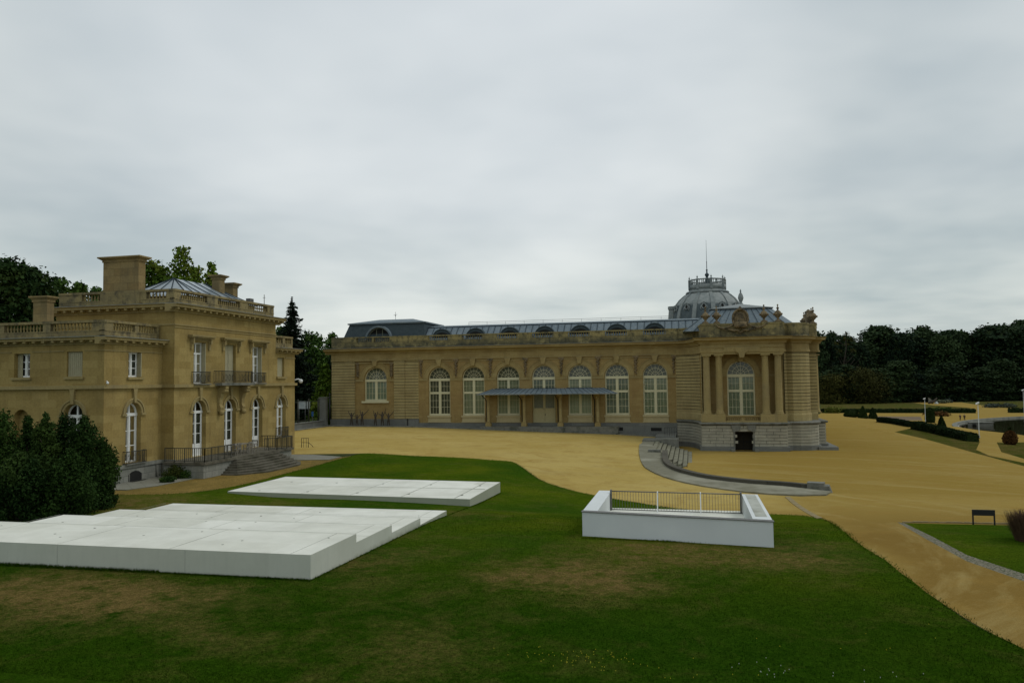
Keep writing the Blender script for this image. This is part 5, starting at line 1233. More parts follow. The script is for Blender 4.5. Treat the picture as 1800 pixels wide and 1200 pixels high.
for i in range(9):
    x0=-4.5+.5*i; zt_=-1.22-.155*(i+1)+.10; q=WB()
    ys=83.35 if x0<-2.9 else 82.6-1.25*((x0+2.9)/.5)**.55
    ys2=ys if x0<-2.9 else ys
    P_=[(x0-.02,99.4),(x0+.50,99.4),(x0+.50,ys+.9),(x0+.40,ys+.35),(x0+.1,ys)] 
    if x0>=-2.9:
        R_=min(1.9,.5+.3*i); P_=[(-2.5,99.4),(x0+.5,99.4)]+[(x0+.5-R_*.55+R_*.55*cos(-t_),ys+R_*1.6+R_*1.6*sin(-t_)) for t_ in (0,.3,.6,.9,1.2,1.57)]+[(-2.5,ys)]
    else: P_+= [(x0-.02,ys)]
    q.slab(P_,-4.0,zt_); st_=q.build('step',MS['tread'],stp); q=WB(); q.box(x0-.01,x0+.07,(ys if x0<-2.9 else ys+.3),99.4,zt_,zt_+.02); q.box(x0+.49,x0+.505,ys+.9,99.4,zt_-.15,zt_-.01); q.build('shade_line',MS['treadshade'],st_)  # thin dark strips paint the shade line along each tread edge
q=WB(); q.box(-6.1,-4.45,99.4,103.,-2.5,-1.12).box(-4.45,-1.6,99.4,102.4,-3.,-1.02).box(-4.5,-3.2,82.6,83.35,-3,-.85); q.build('landing',MS['grey'],stp)
q=WB(); railing(q,[(-3.4,103.4),(-1.9,103.8)],-1.2,1.4,sp=.3,r=.02); q.build('hand_railing',MS['iron'],stp)
# low wall between landing and pavilion
q=WB(); q.box(-4.6,-2.0,103.,109.8,-3.,-.95); q.build('landing_block',MS['plinth'],stp)
# pavement strip along the museum foot
q=WB(); PT=[(x,108.4,109.9) for x in np.linspace(-53.9,-2.2,27)]; rr=[]
for x,y0,y1 in PT: z=T(x,108.3)+.09; rr.append([q.p(x,y0,z-.5),q.p(x,y0,z),q.p(x,YW+.2,z+.02)])
for u_,v_ in zip(rr,rr[1:]):
    for j in range(2): q.face((u_[j],v_[j],v_[j+1],u_[j+1]))
tag(q.build('museum_pavement',MS['grey']),kind='structure')
# stone kerb strip between court and path
P0=[gz(*p) for p in ((1379,869),(1384,869),(1441,909),(1448,913),(1434,913))]
q=WB(); pts=[P0[0],P0[1],P0[2],P0[4]]; q.face([q.p(x,y,T(x,y)+.03) for x,y in pts]); 
b0=gz(1384,873); b1=gz(1441,911)
q=WB(); n_=9
for i in range(n_):
    t0=i/n_; t1=(i+.96)/n_; xa,ya=b0[0]+(b1[0]-b0[0])*t0,b0[1]+(b1[1]-b0[1])*t0; xb,yb=b0[0]+(b1[0]-b0[0])*t1,b0[1]+(b1[1]-b0[1])*t1
    z0,z1=T(xa,ya),T(xb,yb); w_=.16
    q.hexa([(xa-w_,ya-.1,z0-.3),(xb-w_,yb-.1,z1-.3),(xa+w_,ya+.1,z0-.3),(xb+w_,yb+.1,z1-.3),(xa-w_,ya-.1,z0+.035),(xb-w_,yb-.1,z1+.035),(xa+w_,ya+.1,z0+.035),(xb+w_,yb+.1,z1+.035)])
tag(q.build('stone_edging',MS['edge']),'flush pale stone edging crossing the sand beside the lawn corner','edging')
# stone edging along the right lawn
q=WB(); e0=gz(1590,918.5); e1=gz(1990,926)
for i in range(60):
    t=i/60; x=e0[0]+(e1[0]-e0[0])*t; y=e0[1]+(e1[1]-e0[1])*t; z=T(x,y); h=.05+.03*random.random(); q.box(x-.09,x+.07+.05*random.random(),y-.05,y+.07,z-.2,z+h)
tag(q.build('stone_edging',MS['edge']),'row of small pale stones edging the lawn behind the black sign','edging')
# ================= fence by the museum =================
fn=thing('fence',(-55.2,100,0),'low grey stone wall topped with dark iron posts between villa and museum','fence')
q=WB(); q.box(-55.5,-55.0,72.,109.6,-.4,.82).box(-55.6,-54.9,72.,109.6,.82,.93); q.build('wall',MS['plinth'],fn)
q=WB(); q.box(-55.0,-53.9,72.,109.9,-.4,.12); q.build('kerb',MS['grey'],fn)
for y in (98.,101.4,104.6,107.6):
    q=WB(); q.tube([(-55.25,y,.9),(-55.25,y,4.1)],.11,8); q.lathe(-55.25,y,4.1,[(.14,0),(.14,.1),(.05,.2)],8); q.build('post',MS['irong'],fn)
for y in (98.,101.4,104.6): 
    for z_ in (1.2,3.9): q=WB(); q.tube([(-55.25,y,z_),(-55.25,y+3.3,z_)],.033,5); q.build('rail',MS['irong'],fn)
gp_=thing('gate_pier',(-54.6,109.7,0),'grey stone pier with iron finial post at the museum corner','pier')
q=WB(); q.box(-55.7,-54.7,108.9,109.7,-.3,4.3); q.box(-55.8,-54.6,108.8,109.8,4.3,4.45); q.build('pier',MS['plinth'],gp_)
q=WB(); q.tube([(-54.2,109.3,.9),(-54.2,109.3,4.3)],.14,8); q.lathe(-54.2,109.3,4.3,[(.18,0),(.18,.12),(.06,.2),(.06,.35),(.15,.5),(.13,.62),(.03,.8)],8); q.build('iron_post',MS['iron'],gp_)
# signs behind the fence
def plain_sign(px,d,w_,h_,zc,label,name='information_board',m=None,posts=2):
    x,y=atd(px,d); z=T(x,y); t=thing(name,(x,y,z),label,'sign')
    q=WB(); q.box(x-w_/2,x+w_/2,y-.03,y+.03,zc-h_/2,zc+h_/2); q.build('panel',m,t)
    q=WB()
    for s_ in ((-.42,.42) if posts==2 else (0,)): q.tube([(x+s_*w_,y+.06,z-.2),(x+s_*w_,y+.06,zc+h_/2)],.05,6)
    q.build('post',MS['steel'],t); return t,x,y
MS['board']=mat('pale_board',(.42,.46,.47),.6); MS['blue']=mat('blue_sign',(.03,.10,.28),.5); MS['bluel']=mat('faded_blue_print',(.28,.34,.40),.6)
t,x,y=plain_sign(531,118,1.2,1.15,3.3,'wide white notice board seen through the fence',m=MS['board'])
q=WB(); q.box(x-.45,x+.1,y-.036,y-.031,3.5,3.6).box(x-.2,x+.35,y-.036,y-.031,3.2,3.3); q.build('print',MS['bluel'],t)
plain_sign(542,118,.55,1.15,3.3,'narrow white notice board beside the wide one',m=MS['board'],posts=1)
plain_sign(549.3,116,.3,.75,2.0,'small blue sign on a post behind the fence',name='blue_sign',m=MS['blue'],posts=1)
# ================= cctv cameras =================
def cctv(x,y,z,dx,dy,label,s=1.):
    t=thing('security_camera',(x,y,z),label,'camera')
    q=WB(); q.tube([(x,y,z),(x+dx*.45*s,y+dy*.45*s,z+.08),(x+dx*.7*s,y+dy*.7*s,z+.02)],.055*s,6); q.build('bracket',MS['wht'],t)
    q=WB(); q.lathe(x+dx*.75*s,y+dy*.75*s,z-.32*s,[(.02,0),(.15*s,.06*s),(.19*s,.18*s),(.19*s,.3*s),(.08*s,.38*s)],10); q.build('dome',MS['wht'],t)
cctv(VX+.0,66.66,6.95,.35,.9,'white dome camera on the far corner of the villa',1.0)
cctv(WX+.02,WY+.15,6.85,.8,-.5,'small white lamp on the near corner of the villa wing',.45)
# ================= terrace furniture =================
MS['teak']=speck('weathered_teak',(.16,.145,.12),(.26,.24,.20),6,.8)
tb=thing('garden_table',(-35.0,54.6,TZ),'long weathered wooden table on the villa terrace','table')
q=WB(); q.box(-35.45,-34.55,53.6,55.6,TZ+.70,TZ+.745); q.build('table_top',MS['teak'],tb)
for sx in (-35.35,-34.65):
    for sy in (53.75,55.45): q=WB(); q.box(sx-.04,sx+.04,sy-.04,sy+.04,TZ,TZ+.70); q.build('leg',MS['teak'],tb)
def chair(x,y,rz,label):
    t=thing('garden_chair',(x,y,TZ),label,'chair','weathered chairs round the terrace table',rz)
    L_=MB
    for n_,bxs in (('seat',[(-.25,.25,-.23,.25,.42,.46)]),('backrest',[(-.25,.25,-.27,-.23,.82,.92),(-.25,.25,-.27,-.23,.5,.56)]+[(-.2+.1*k,-.17+.1*k,-.26,-.24,.56,.82) for k in range(5)]),('armrest',[(-.29,-.23,-.25,.25,.64,.67)]),('armrest',[(.23,.29,-.25,.25,.64,.67)]),
       ('leg',[(-.27,-.22,-.27,-.22,0,.92)]),('leg',[(.22,.27,-.27,-.22,0,.92)]),('leg',[(-.27,-.22,.20,.25,0,.64)]),('leg',[(.22,.27,.20,.25,0,.64)])):
        q=WB(); 
        for b in bxs: q.box(*b)
        q.build(n_,MS['teak'],t,off=(0,0,0))
chair(-34.2,53.2,pi/2,'weathered wooden chair at the left end of the terrace table, nearest the steps')
chair(-34.15,54.7,pi/2,'weathered wooden chair at the middle of the terrace table')
chair(-34.6,56.2,pi,'weathered wooden chair at the right end of the terrace table')
# stair guard
gd=thing('stair_guard',(-32.3,63.,0),'small black iron frame standing on stone beside the villa','railing')
xg,yg=gz(530,786); q=WB(); xg2,yg2=gz(542,786)
q.tube([(xg,yg,.0),(xg,yg,.95),(xg2,yg2,.95),(xg2,yg2,0)],.035,5); q.tube([(xg,yg,.5),(xg2,yg2,.5)],.02,4); q.tube([((xg+xg2)/2-.15,(yg+yg2)/2,0),((xg+xg2)/2-.15,(yg+yg2)/2,.95)],.02,4); q.tube([((xg+xg2)/2+.15,(yg+yg2)/2,0),((xg+xg2)/2+.15,(yg+yg2)/2,.95)],.02,4); q.tube([(xg2,yg2,.5),(xg2+.3,yg2+.2,.2),(xg2+.4,yg2+.3,.0)],.025,4); q.build('frame',MS['iron'],gd)
# ================= wooden figures by the west block =================
def skin(name,nodes,edges,m,parent=None,loc=(0,0,0),sub=1):
    me=bpy.data.meshes.new(name); me.from_pydata([n[:3] for n in nodes],edges,[]); o=obj(name,me,m,parent); o.location=loc
    md=o.modifiers.new('skin','SKIN'); 
    sv=me.skin_vertices[0].data if me.skin_vertices else None
    if sv is None:
        bm=bmesh.new(); bm.from_mesh(me); ly=bm.verts.layers.skin.verify(); bm.verts.ensure_lookup_table()
        for i,n in enumerate(nodes): bm.verts[i][ly].radius=(n[3],n[3]); bm.verts[i][ly].use_root=(i==0)
        bm.to_mesh(me); bm.free()
    else:
        for i,n in enumerate(nodes): sv[i].radius=(n[3],n[3])
    s_=o.modifiers.new('sub','SUBSURF'); s_.levels=sub; s_.render_levels=sub; return o
MS['bronze']=speck('dark_weathered_bronze',(.035,.03,.022),(.075,.06,.045),4,.7)
def figure(px,py,h,lean,a1,a2,label,sd):
    y=109.3; x,_z=ony(px,py,y); z=T(x,108.5)+.09; k=h/2.4
    nd=[(0,0,1.0,.13),(.02*lean,0,1.35,.12),(.05*lean,.02,1.65,.14),(.06*lean,.02,1.85,.06),(.08*lean,0,2.0,.10),(.09*lean,0,2.15,.07),
        (-.18,0,1.66,.06),(-.18+a1[0],0,1.66+a1[1],.045),(-.18+a1[0]*1.6,.05,1.66+a1[1]*2.1,.035),
        (.22,0,1.66,.06),(.22+a2[0],0,1.66+a2[1],.045),(.22+a2[0]*1.7,-.05,1.66+a2[1]*2.0,.03),
        (-.12,0,.85,.10),(-.16,.05,.45,.07),(-.18,0,.06,.06),(.12,0,.85,.10),(.18,-.05,.45,.07),(.22,0,.06,.06)]
    ed=[(0,1),(1,2),(2,3),(3,4),(4,5),(2,6),(6,7),(7,8),(2,9),(9,10),(10,11),(0,12),(12,13),(13,14),(0,15),(15,16),(16,17)]
    nd=[(a*k*1.1,b*k,c*k*1.12,r*k*1.45) for a,b,c,r in nd]
    o=skin('figure_sculpture',nd,ed,MS['bronze'],None,(x,y,z)); tag(o,label,'sculpture','dark figure sculptures against the museum wall')
figure(618,746.5,2.0,-.5,(-.28,.38),(.2,.3),'leftmost dark figure sculpture, arm raised, under the museum window',1)
figure(627.5,746.5,1.7,.3,(-.1,.2),(.3,.25),'shorter dark figure sculpture, second from the left',2)
figure(636.5,746.5,2.15,.5,(-.1,.36),(.55,.42),'tall dark figure sculpture reaching right, third from the left',3)
figure(660,747.5,2.0,0,(-.1,.40),(.14,.36),'slim dark figure sculpture with both arms up, fourth from the left',4)
figure(672,747.5,2.15,.3,(-.3,.1),(.24,.50),'dark figure sculpture leaning right, second from the right',5)
figure(683,748,1.95,-.4,(-.3,.35),(.45,.42),'rightmost dark figure sculpture with arms spread, near the pier',6)
# ================= black sign on the right lawn =================
sg=thing('low_sign',(0,0,0),'low black sign panel on two legs at the lawn edge','sign')
xa,ya=gz(1709.5,921.5); xb,yb=gz(1746,921.5); z=T(xa,ya); sg.location=((xa+xb)/2,ya,z)
q=WB(); q.box(xa,xb,ya-.03,ya+.03,z+.43,z+.70); q.build('panel',MS['iron'],sg)
for x in (xa+.03,xb-.03): q=WB(); q.box(x-.03,x+.03,ya-.025,ya+.025,z-.1,z+.43); q.build('leg',MS['iron'],sg)
# ================= lamp posts, people, pond jetty =================
def lamp(px,pyb,pyt,label,arm=-1):
    x,y=gz(px,pyb); d=hypot(x,y); dd=(x*CF[0]+y*CF[1])/hypot(CF[0],CF[1]); z=T(x,y); h=ztop(px,pyt,dd)-z
    t=thing('lamp_post',(x,y,z),label,'lamp','white lamp posts in the garden')
    q=WB(); q.lathe(x,y,z-.2,[(.12,0),(.12,.6),(.07,.7),(.055,h)],8); q.build('pole',MS['lampw'],t)
    q=WB(); q.hexa([(x+arm*.32,y-.2,z+h-.25),(x-arm*.15,y-.2,z+h-.05),(x+arm*.32,y+.2,z+h-.25),(x-arm*.15,y+.2,z+h-.05),(x+arm*.32,y-.2,z+h-.02),(x-arm*.15,y-.2,z+h+.2),(x+arm*.32,y+.2,z+h-.02),(x-arm*.15,y+.2,z+h+.2)]); q.build('lamp_head',MS['wht'],t)
lamp(1627,744,700,'white lamp post behind the dark hedge, left one of the pair')
lamp(1721.5,770,708,'white lamp post beside the pond, tallest looking')
lamp(1801,742,685,'white lamp post at the right edge of the view')
lamp(1570,707,701,'tiny white lamp head far off before the forest')
def person(px,py,label,face,coat,step):
    x,y=gz(px,py); z=T(x,y); h=1.74; t=h/1.74
    N0=[(0,0,.95,.13),(0,0,1.15,.125),(0,0,1.38,.15),(0,0,1.50,.06),(0,.01,1.58,.075),(0,.01,1.68,.085),
        (-.19,0,1.42,.055),(-.25,.03,1.14,.042),(-.24,-.08,.90,.032),(-.24,-.11,.82,.03),(.19,0,1.42,.055),(.25,-.03,1.14,.042),(.24,.05,.90,.032),(.24,.07,.82,.03),
        (-.09,0,.88,.09),(-.10,-.06*step,.48,.06),(-.10,.06*step,.08,.045),(-.10,-.10,.04,.04),(.09,0,.88,.09),(.10,.08*step,.48,.06),(.10,.0,.08,.045),(.10,-.14,.04,.04)]
    E0=[(0,1),(1,2),(2,3),(3,4),(4,5),(2,6),(6,7),(7,8),(8,9),(2,10),(10,11),(11,12),(12,13),(0,14),(14,15),(15,16),(16,17),(0,18),(18,19),(19,20),(20,21)]
    for hand,sx in ((9,-1),(13,1)):
        bx_,by_,bz_=N0[hand][:3]
        for f_ in range(5):
            L_=(.05,.085,.095,.088,.07)[f_]; fy=by_-.035+.018*f_ if f_ else by_-.05
            k=len(N0); N0+= [(bx_,fy,bz_-.03-.25*L_,.009),(bx_-sx*.01,fy,bz_-.03-L_,.008)]; E0+=[(hand,k),(k,k+1)]
    p=skin('person',[(a,b,c,r) for a,b,c,r in N0],E0,MS['skin'],None,(x,y,z)); p.rotation_euler=(0,0,face); tag(p,label,'person','two people walking by the pond')
    def cloth(name,idx,m,grow):
        mp={v:i for i,v in enumerate(idx)}; nd=[(*N0[v][:3],N0[v][3]+grow) for v in idx]; ed=[(mp[a],mp[b]) for a,b in E0 if a in mp and b in mp]
        skin(name,nd,ed,m,p)
    cloth('jacket',[1,0,2,6,7,8,10,11,12],coat,.022); cloth('trousers',[0,14,15,16,18,19,20],MS['trous'],.02); cloth('shoe',[16,17],MS['iron'],.012); cloth('shoe',[20,21],MS['iron'],.012)
    q=WB(); q.lathe(0,.025,1.62,[(.02,-.02),(.105,.02),(.115,.10),(.09,.17),(.02,.2)],10); o=q.build('hair',MS['hair'],p,off=(0,0,0))
MS['skin']=mat('skin',(.42,.25,.18),.6); MS['trous']=mat('dark_trousers',(.015,.016,.02),.9); MS['hair']=mat('dark_hair',(.02,.014,.01),.8)
person(1688,738.3,'person in dark clothes walking by the pond, left of two',.2,mat('dark_red_jacket',(.045,.014,.012),.9),1)
person(1695.5,738.3,'person in black clothes walking by the pond, right of two',-.3,mat('black_jacket',(.012,.012,.015),.9),-1)
xj,yj=gz(1722,746); jt=thing('stone_outlet',(xj,yj,PZ),'pale rectangular stone block at the pond edge','outlet')
q=WB(); q.box(xj-2.5,xj+3.,yj-1.,yj+1.2,PZ-.6,PZ+.55).box(xj-2.7,xj+3.2,yj-1.2,yj+1.4,PZ+.55,PZ+.7); q.build('block',MS['grey'],jt)
q=WB(); q.lathe(xj-1.6,yj-1.1,PZ-.3,[(.5,0),(.5,.6)],10); q.build('opening',MS['dark'],jt)
# flood light at hedge end
x,y=gz(1711.5,771.5); t=thing('flood_light',(x,y,T(x,y)),'small white floodlight at the end of the stepped hedge','light')
q=WB(); z=T(x,y); q.tube([(x,y,z-.1),(x,y,z+.7)],.05,6); q.build('post',MS['steel'],t); q=WB(); q.box(x-.45,x+.45,y-.15,y+.2,z+.6,z+.95); q.build('lamp_head',MS['wht'],t)
# monument and rocks far away
x,y=gz(1641,709.5); z=T(x,y); mo=thing('garden_monument',(x,y,z),'dark distant sculpture with wide pale slabs on a white base before the forest','monument')
k_=.55
q=WB(); q.lathe(x+1.2,y,z,[(1.0,0),(1.0,.3),(.7,.4),(.5,1.0),(.25,1.1)],4,sm=False); q.build('base',MS['board'],mo)
q=WB(); q.hexa([(x-2.,y,z+.2),(x-.5,y,z+.2),(x-2.,y+.4,z+.2),(x-.5,y+.4,z+.2),(x-2.2,y,z+3.0),(x-.9,y,z+2.3),(x-2.2,y+.4,z+3.0),(x-.9,y+.4,z+2.3)]); q.build('stone_slab',MS['grey'],mo)
q=WB(); q.tube([(x-.8,y,z+.2),(x+.4,y,z+1.7),(x+1.6,y,z+2.7)],[.5,.4,.2],7); q.tube([(x-2.2,y,z+.2),(x-.6,y,z+1.2),(x+1.4,y,z+1.1)],[.55,.5,.3],7); q.build('sculpture',MS['bronze'],mo)
# ================= vegetation =================
def trunk(mk,x,y,z,h,r,parent,seed=0,limbs=6,name='trunk',off=None):
    r_=random.Random(seed); q=WB(); P_=[(x,y,z-.3)]; 
    for i in range(1,6): P_.append((x+r_.uniform(-.02,.02)*h,y+r_.uniform(-.02,.02)*h,z+h*i/5))
    q.tube(P_,[r*1.25,r,r*.85,r*.65,r*.45,r*.15],8)
    for i in range(limbs):
        t=r_.uniform(.35,.85); an=r_.uniform(0,2*pi); l=h*r_.uniform(.18,.38)*(1.2-t); b=(x,y,z+h*t)
        q.tube([b,(x+cos(an)*l*.5,y+sin(an)*l*.5,b[2]+l*.35),(x+cos(an)*l,y+sin(an)*l,b[2]+l*.8)],[r*.4,r*.25,r*.08],5)
    return q.build(name,MS['bark'],parent,off=off)
def crownlobes(h,w,seed,base=.12,n=26,shape='round'):
    r_=random.Random(seed); out=[]
    for i in range(n):
        t=(i+.5)/n; z=h*(base+(1-base)*t)
        if shape=='round': prof=max(.18,sqrt(max(0,1-((t-.42)/.62)**2)))
        elif shape=='cone': prof=max(.07,1-t)**.85
        else: prof=max(.2,1-abs(t-.3)*1.1)
        an=i*2.4+r_.uniform(-.4,.4); rad=w/2*prof*r_.uniform(.25,.78) if t<.93 else 0
        s=w*(.19 if shape!='cone' else .15)*prof**.5*r_.uniform(.6,1.4)+.04*w
        if shape=='cone': rad=w/2*prof*r_.uniform(.35,.7); s=w*.22*prof+.05*w
        out.append((cos(an)*rad,sin(an)*rad,min(z,h-s*.6),s*1.15,s*1.15,s*r_.uniform(.6,.9)))
    return out
def tree(name,x,y,z,h,w,m,label,cat='tree',group=None,seed=1,n=2500,size=.5,shape='round',base=.12,lob=26,proto=None,bare=0):
    t=thing(name,(x,y,z),label,cat,group)
    if proto is not None:
        k=h/proto['h']; 
        for ch in proto['o'].children:
            c=ch.copy(); COL.objects.link(c); c.parent=t
        t.scale=(w/proto['w'],w/proto['w'],k); t.rotation_euler=(0,0,random.uniform(0,6.28)); return t
    L_=crownlobes(h,w,seed,base,lob,shape)
    blobs('crown',L_,n,size,m,t)
    trunk(None,0,0,0,h*.85,max(.08,h*.018),t,seed,off=(0,0,0))
    return t
def protoof(t,h,w): return dict(o=t,h=h,w=w)
# --- forest across the garden (individual trees) ---
sky_line=[(1432,592,30),(1447,590,34),(1462,588,34),(1474,600,26),(1488,596,30),(1506,600,30),(1520,592,34),(1543,582,50),(1566,594,36),(1580,590,34),(1598,582,46),(1622,580,46),(1640,584,40),(1655,583,42),(1668,590,34),(1685,578,40),(1702,592,34),(1715,588,40),(1738,580,50),(1760,570,52),(1778,568,50),(1797,572,46),(1812,566,50),(1840,566,60),(1875,562,60),(1915,570,60),(1955,566,60)]
fadj=['leafy','tall','broad','dense','bushy','ragged','round topped','spreading']
protos=[]
ordn=['first','second','third','fourth','fifth','sixth','seventh','eighth','ninth','tenth','eleventh','twelfth','thirteenth','fourteenth','fifteenth','sixteenth','seventeenth','eighteenth','nineteenth','twentieth','twenty first','twenty second','twenty third','twenty fourth','twenty fifth','twenty sixth','twenty seventh']
for i,(px,pt,wp) in enumerate(sky_line):
    d=412+(i*37)%30; x,y=atd(px,d); z=T(x,y); h=ztop(px,pt+(-9,4,-3,7,-5,2,9)[i%7],d)-z; w_=wp*1.45*d/FPX
    lab=f'dark {fadj[i%8]} tree in the forest edge, the {ordn[i]} counted rightwards from the museum'
    if i<6:
        t=tree('forest_tree',x,y,z,h,w_,LF['forest'],lab,group='trees of the forest edge',seed=20+i,n=15000,size=.55,base=.04,lob=60); protos.append(protoof(t,h,w_))
    else: tree('forest_tree',x,y,z,h,w_,None,lab,group='trees of the forest edge',proto=protos[(i*5+i//6)%6])
for i in range(16):      # lower trees in front
    px=1446+i*31+((i*13)%9); d=386+(i*29)%14; x,y=atd(px,d); z=T(x,y); h=[15,19,13,17,21,14][i%6]; w_=[15,17,14,18][i%4]
    tree('forest_tree',x,y,z,h,w_,None,f'lower dark tree at the forest foot, the {ordn[i]} counted rightwards from the museum',group='low trees of the forest edge',proto=protos[(i*7+2)%6])
x,y=atd(1508,384); tree('olive_tree',x,y,T(x,y),17,26,LF['olive'],'broad olive brown tree low in front of the dark forest',seed=71,n=16000,size=.36,base=.02,lob=40)
x,y=atd(1456,382); tree('olive_tree',x,y,T(x,y),14,17,LF['olive'],'olive brown tree beside the museum columns, before the forest',seed=72,n=9000,size=.36,base=.02,lob=24)
x,y=atd(1485,405); z=T(x,y); t=thing('bare_tree',(x,y,z),'thin half bare tree top poking above the forest','tree')
blobs('crown',[(a,b,c,1.6,1.6,1.2) for a,b,c in [(-3,0,27),(2,1,30),(0,0,33),(4,0,27),(-4,1,31),(1,0,36),(3,0,33)]],260,.45,LF['olive'],t)
trunk(None,0,0,0,36,.45,t,9,14,off=(0,0,0))
# --- trees behind the villa, left ---
for i,(px,pt,wp,d,m,lab) in enumerate([(-70,450,150,95,'mid','big dark tree at the left edge behind the villa'),(10,455,110,90,'mid','big dark tree rising highest behind the villa wing'),(52,470,80,96,'mid','dark tree just right of the biggest one behind the villa'),(100,488,62,100,'mid','smaller tree between the wing chimney and the big chimney'),(138,496,44,104,'mid','light topped small tree left of the big chimney'),(168,506,44,106,'mid','low tree directly left of the big chimney')]):
    x,y=atd(px,d); z=0; h=ztop(px,pt,d); tree('broad_tree',x,y,z,h,wp*1.15*d/FPX,LF[m] if i>2 else LF['midd'] if 'midd' in LF else LF[m],lab,seed=40+i,n=16000 if i<3 else 6000,size=.24,base=.1,lob=60)
for i,(px,pt,wp,d,sh,lab) in enumerate([(262,458,62,95,'round','bright green round tree peeking right of the big chimney'),(318,432,84,92,'cone','tall bright pointed tree above the glazed roof'),(285,470,60,94,'cone','bright feathery tree left of the tall pointed one'),(345,468,60,96,'cone','bright feathery tree right of the tall pointed one'),(371,461,56,97,'cone','bright narrow tree behind the twin chimneys')]):
    x,y=atd(px,d); h=ztop(px,pt,d); tree('bright_tree',x,y,0,h,wp*1.5*d/FPX,LF['bright'],lab,seed=60+i,n=9000,size=.20,shape=sh,base=.15 if sh=='round' else .45,lob=60)
# spruce: drooping whorls
def spruce(x,y,z,h,w_,label,n=9000):
    t=thing('spruce',(x,y,z),label,'tree'); r_=random.Random(5); vs_=[]
    k=0
    nw=30
    c=[];s_=[]
    for wi in range(nw):
        tz=.12+.86*(wi/nw)**.95; rad=w_/2*(1-tz)**.8*(1.0+.18*sin(wi*2.1))
        for b in range(10):
            an=b*2*pi/10+wi*.7+r_.uniform(-.2,.2); l=rad*r_.uniform(.65,1.15); m_=max(6,int(70*l/(w_/2)))
            for j in range(m_):
                f=(j+r_.random())/m_; rr=l*f; wd=.16*l*(1.1-f)+.10
                c.append((cos(an)*rr+r_.uniform(-wd,wd),sin(an)*rr+r_.uniform(-wd,wd),h*tz-.42*rr+.16*rr*f+r_.uniform(-.18,.10)*(1+l*.3))); s_.append(.26+.06*r_.random())
    for j in range(120): c.append((r_.uniform(-.12,.12),r_.uniform(-.12,.12),h*(.93+.075*r_.random()))); s_.append(.14)
    c=np.array(c); s_=np.array(s_)[:,None]; n=len(c); nr=rng.normal(size=(n,3)); nr[:,2]+=1.2; nr/=np.linalg.norm(nr,axis=1)[:,None]
    tt=np.cross(nr,rng.normal(size=(n,3))); tt/=np.linalg.norm(tt,axis=1)[:,None]; q=np.cross(nr,tt)*.6
    v=np.stack([c-tt*s_,c+q*s_,c+tt*s_-np.array([0,0,.08]),c-q*s_],1); quadmesh('crown',v,LF['spruce'],t)
    trunk(None,0,0,0,h*.97,.28,t,3,0,off=(0,0,0)); return t
x,y=atd(513,128); spruce(x,y,0,ztop(515,522,128),12.0,'dark pointed spruce rising between the villa and the museum')
for i,(px,pt,wp,d,m,sh,ba,lab) in enumerate([
 (547,586,64,150,'mid','round',.0,'round dark green tree beside the spruce'),
 (584,586,30,165,'mid','round',.0,'thin light topped tree touching the museum corner'),
 (572,640,46,124,'bright','cone',.02,'bright yellow green young tree between spruce and museum'),
 (590,625,34,133,'forest','round',.0,'dark brownish tree against the museum west end'),
 (498,575,50,150,'mid','round',.0,'green tree hidden behind the villa corner and spruce'),
 (536,640,40,138,'midd','cone',.02,'shaded dark tree below the spruce behind the fence'),
 (470,600,60,160,'forest','round',.0,'dark tree mostly behind the villa'),
 (545,618,60,190,'forest','round',.0,'dark background tree filling the gap by the museum')]):
    x,y=atd(px,d); h=ztop(px,pt,d); tree('garden_tree',x,y,0,h,wp*1.25*d/FPX,LF.get(m,LF['forest']),lab,seed=80+i,n=9000,size=.26,shape=sh,base=ba,lob=50)
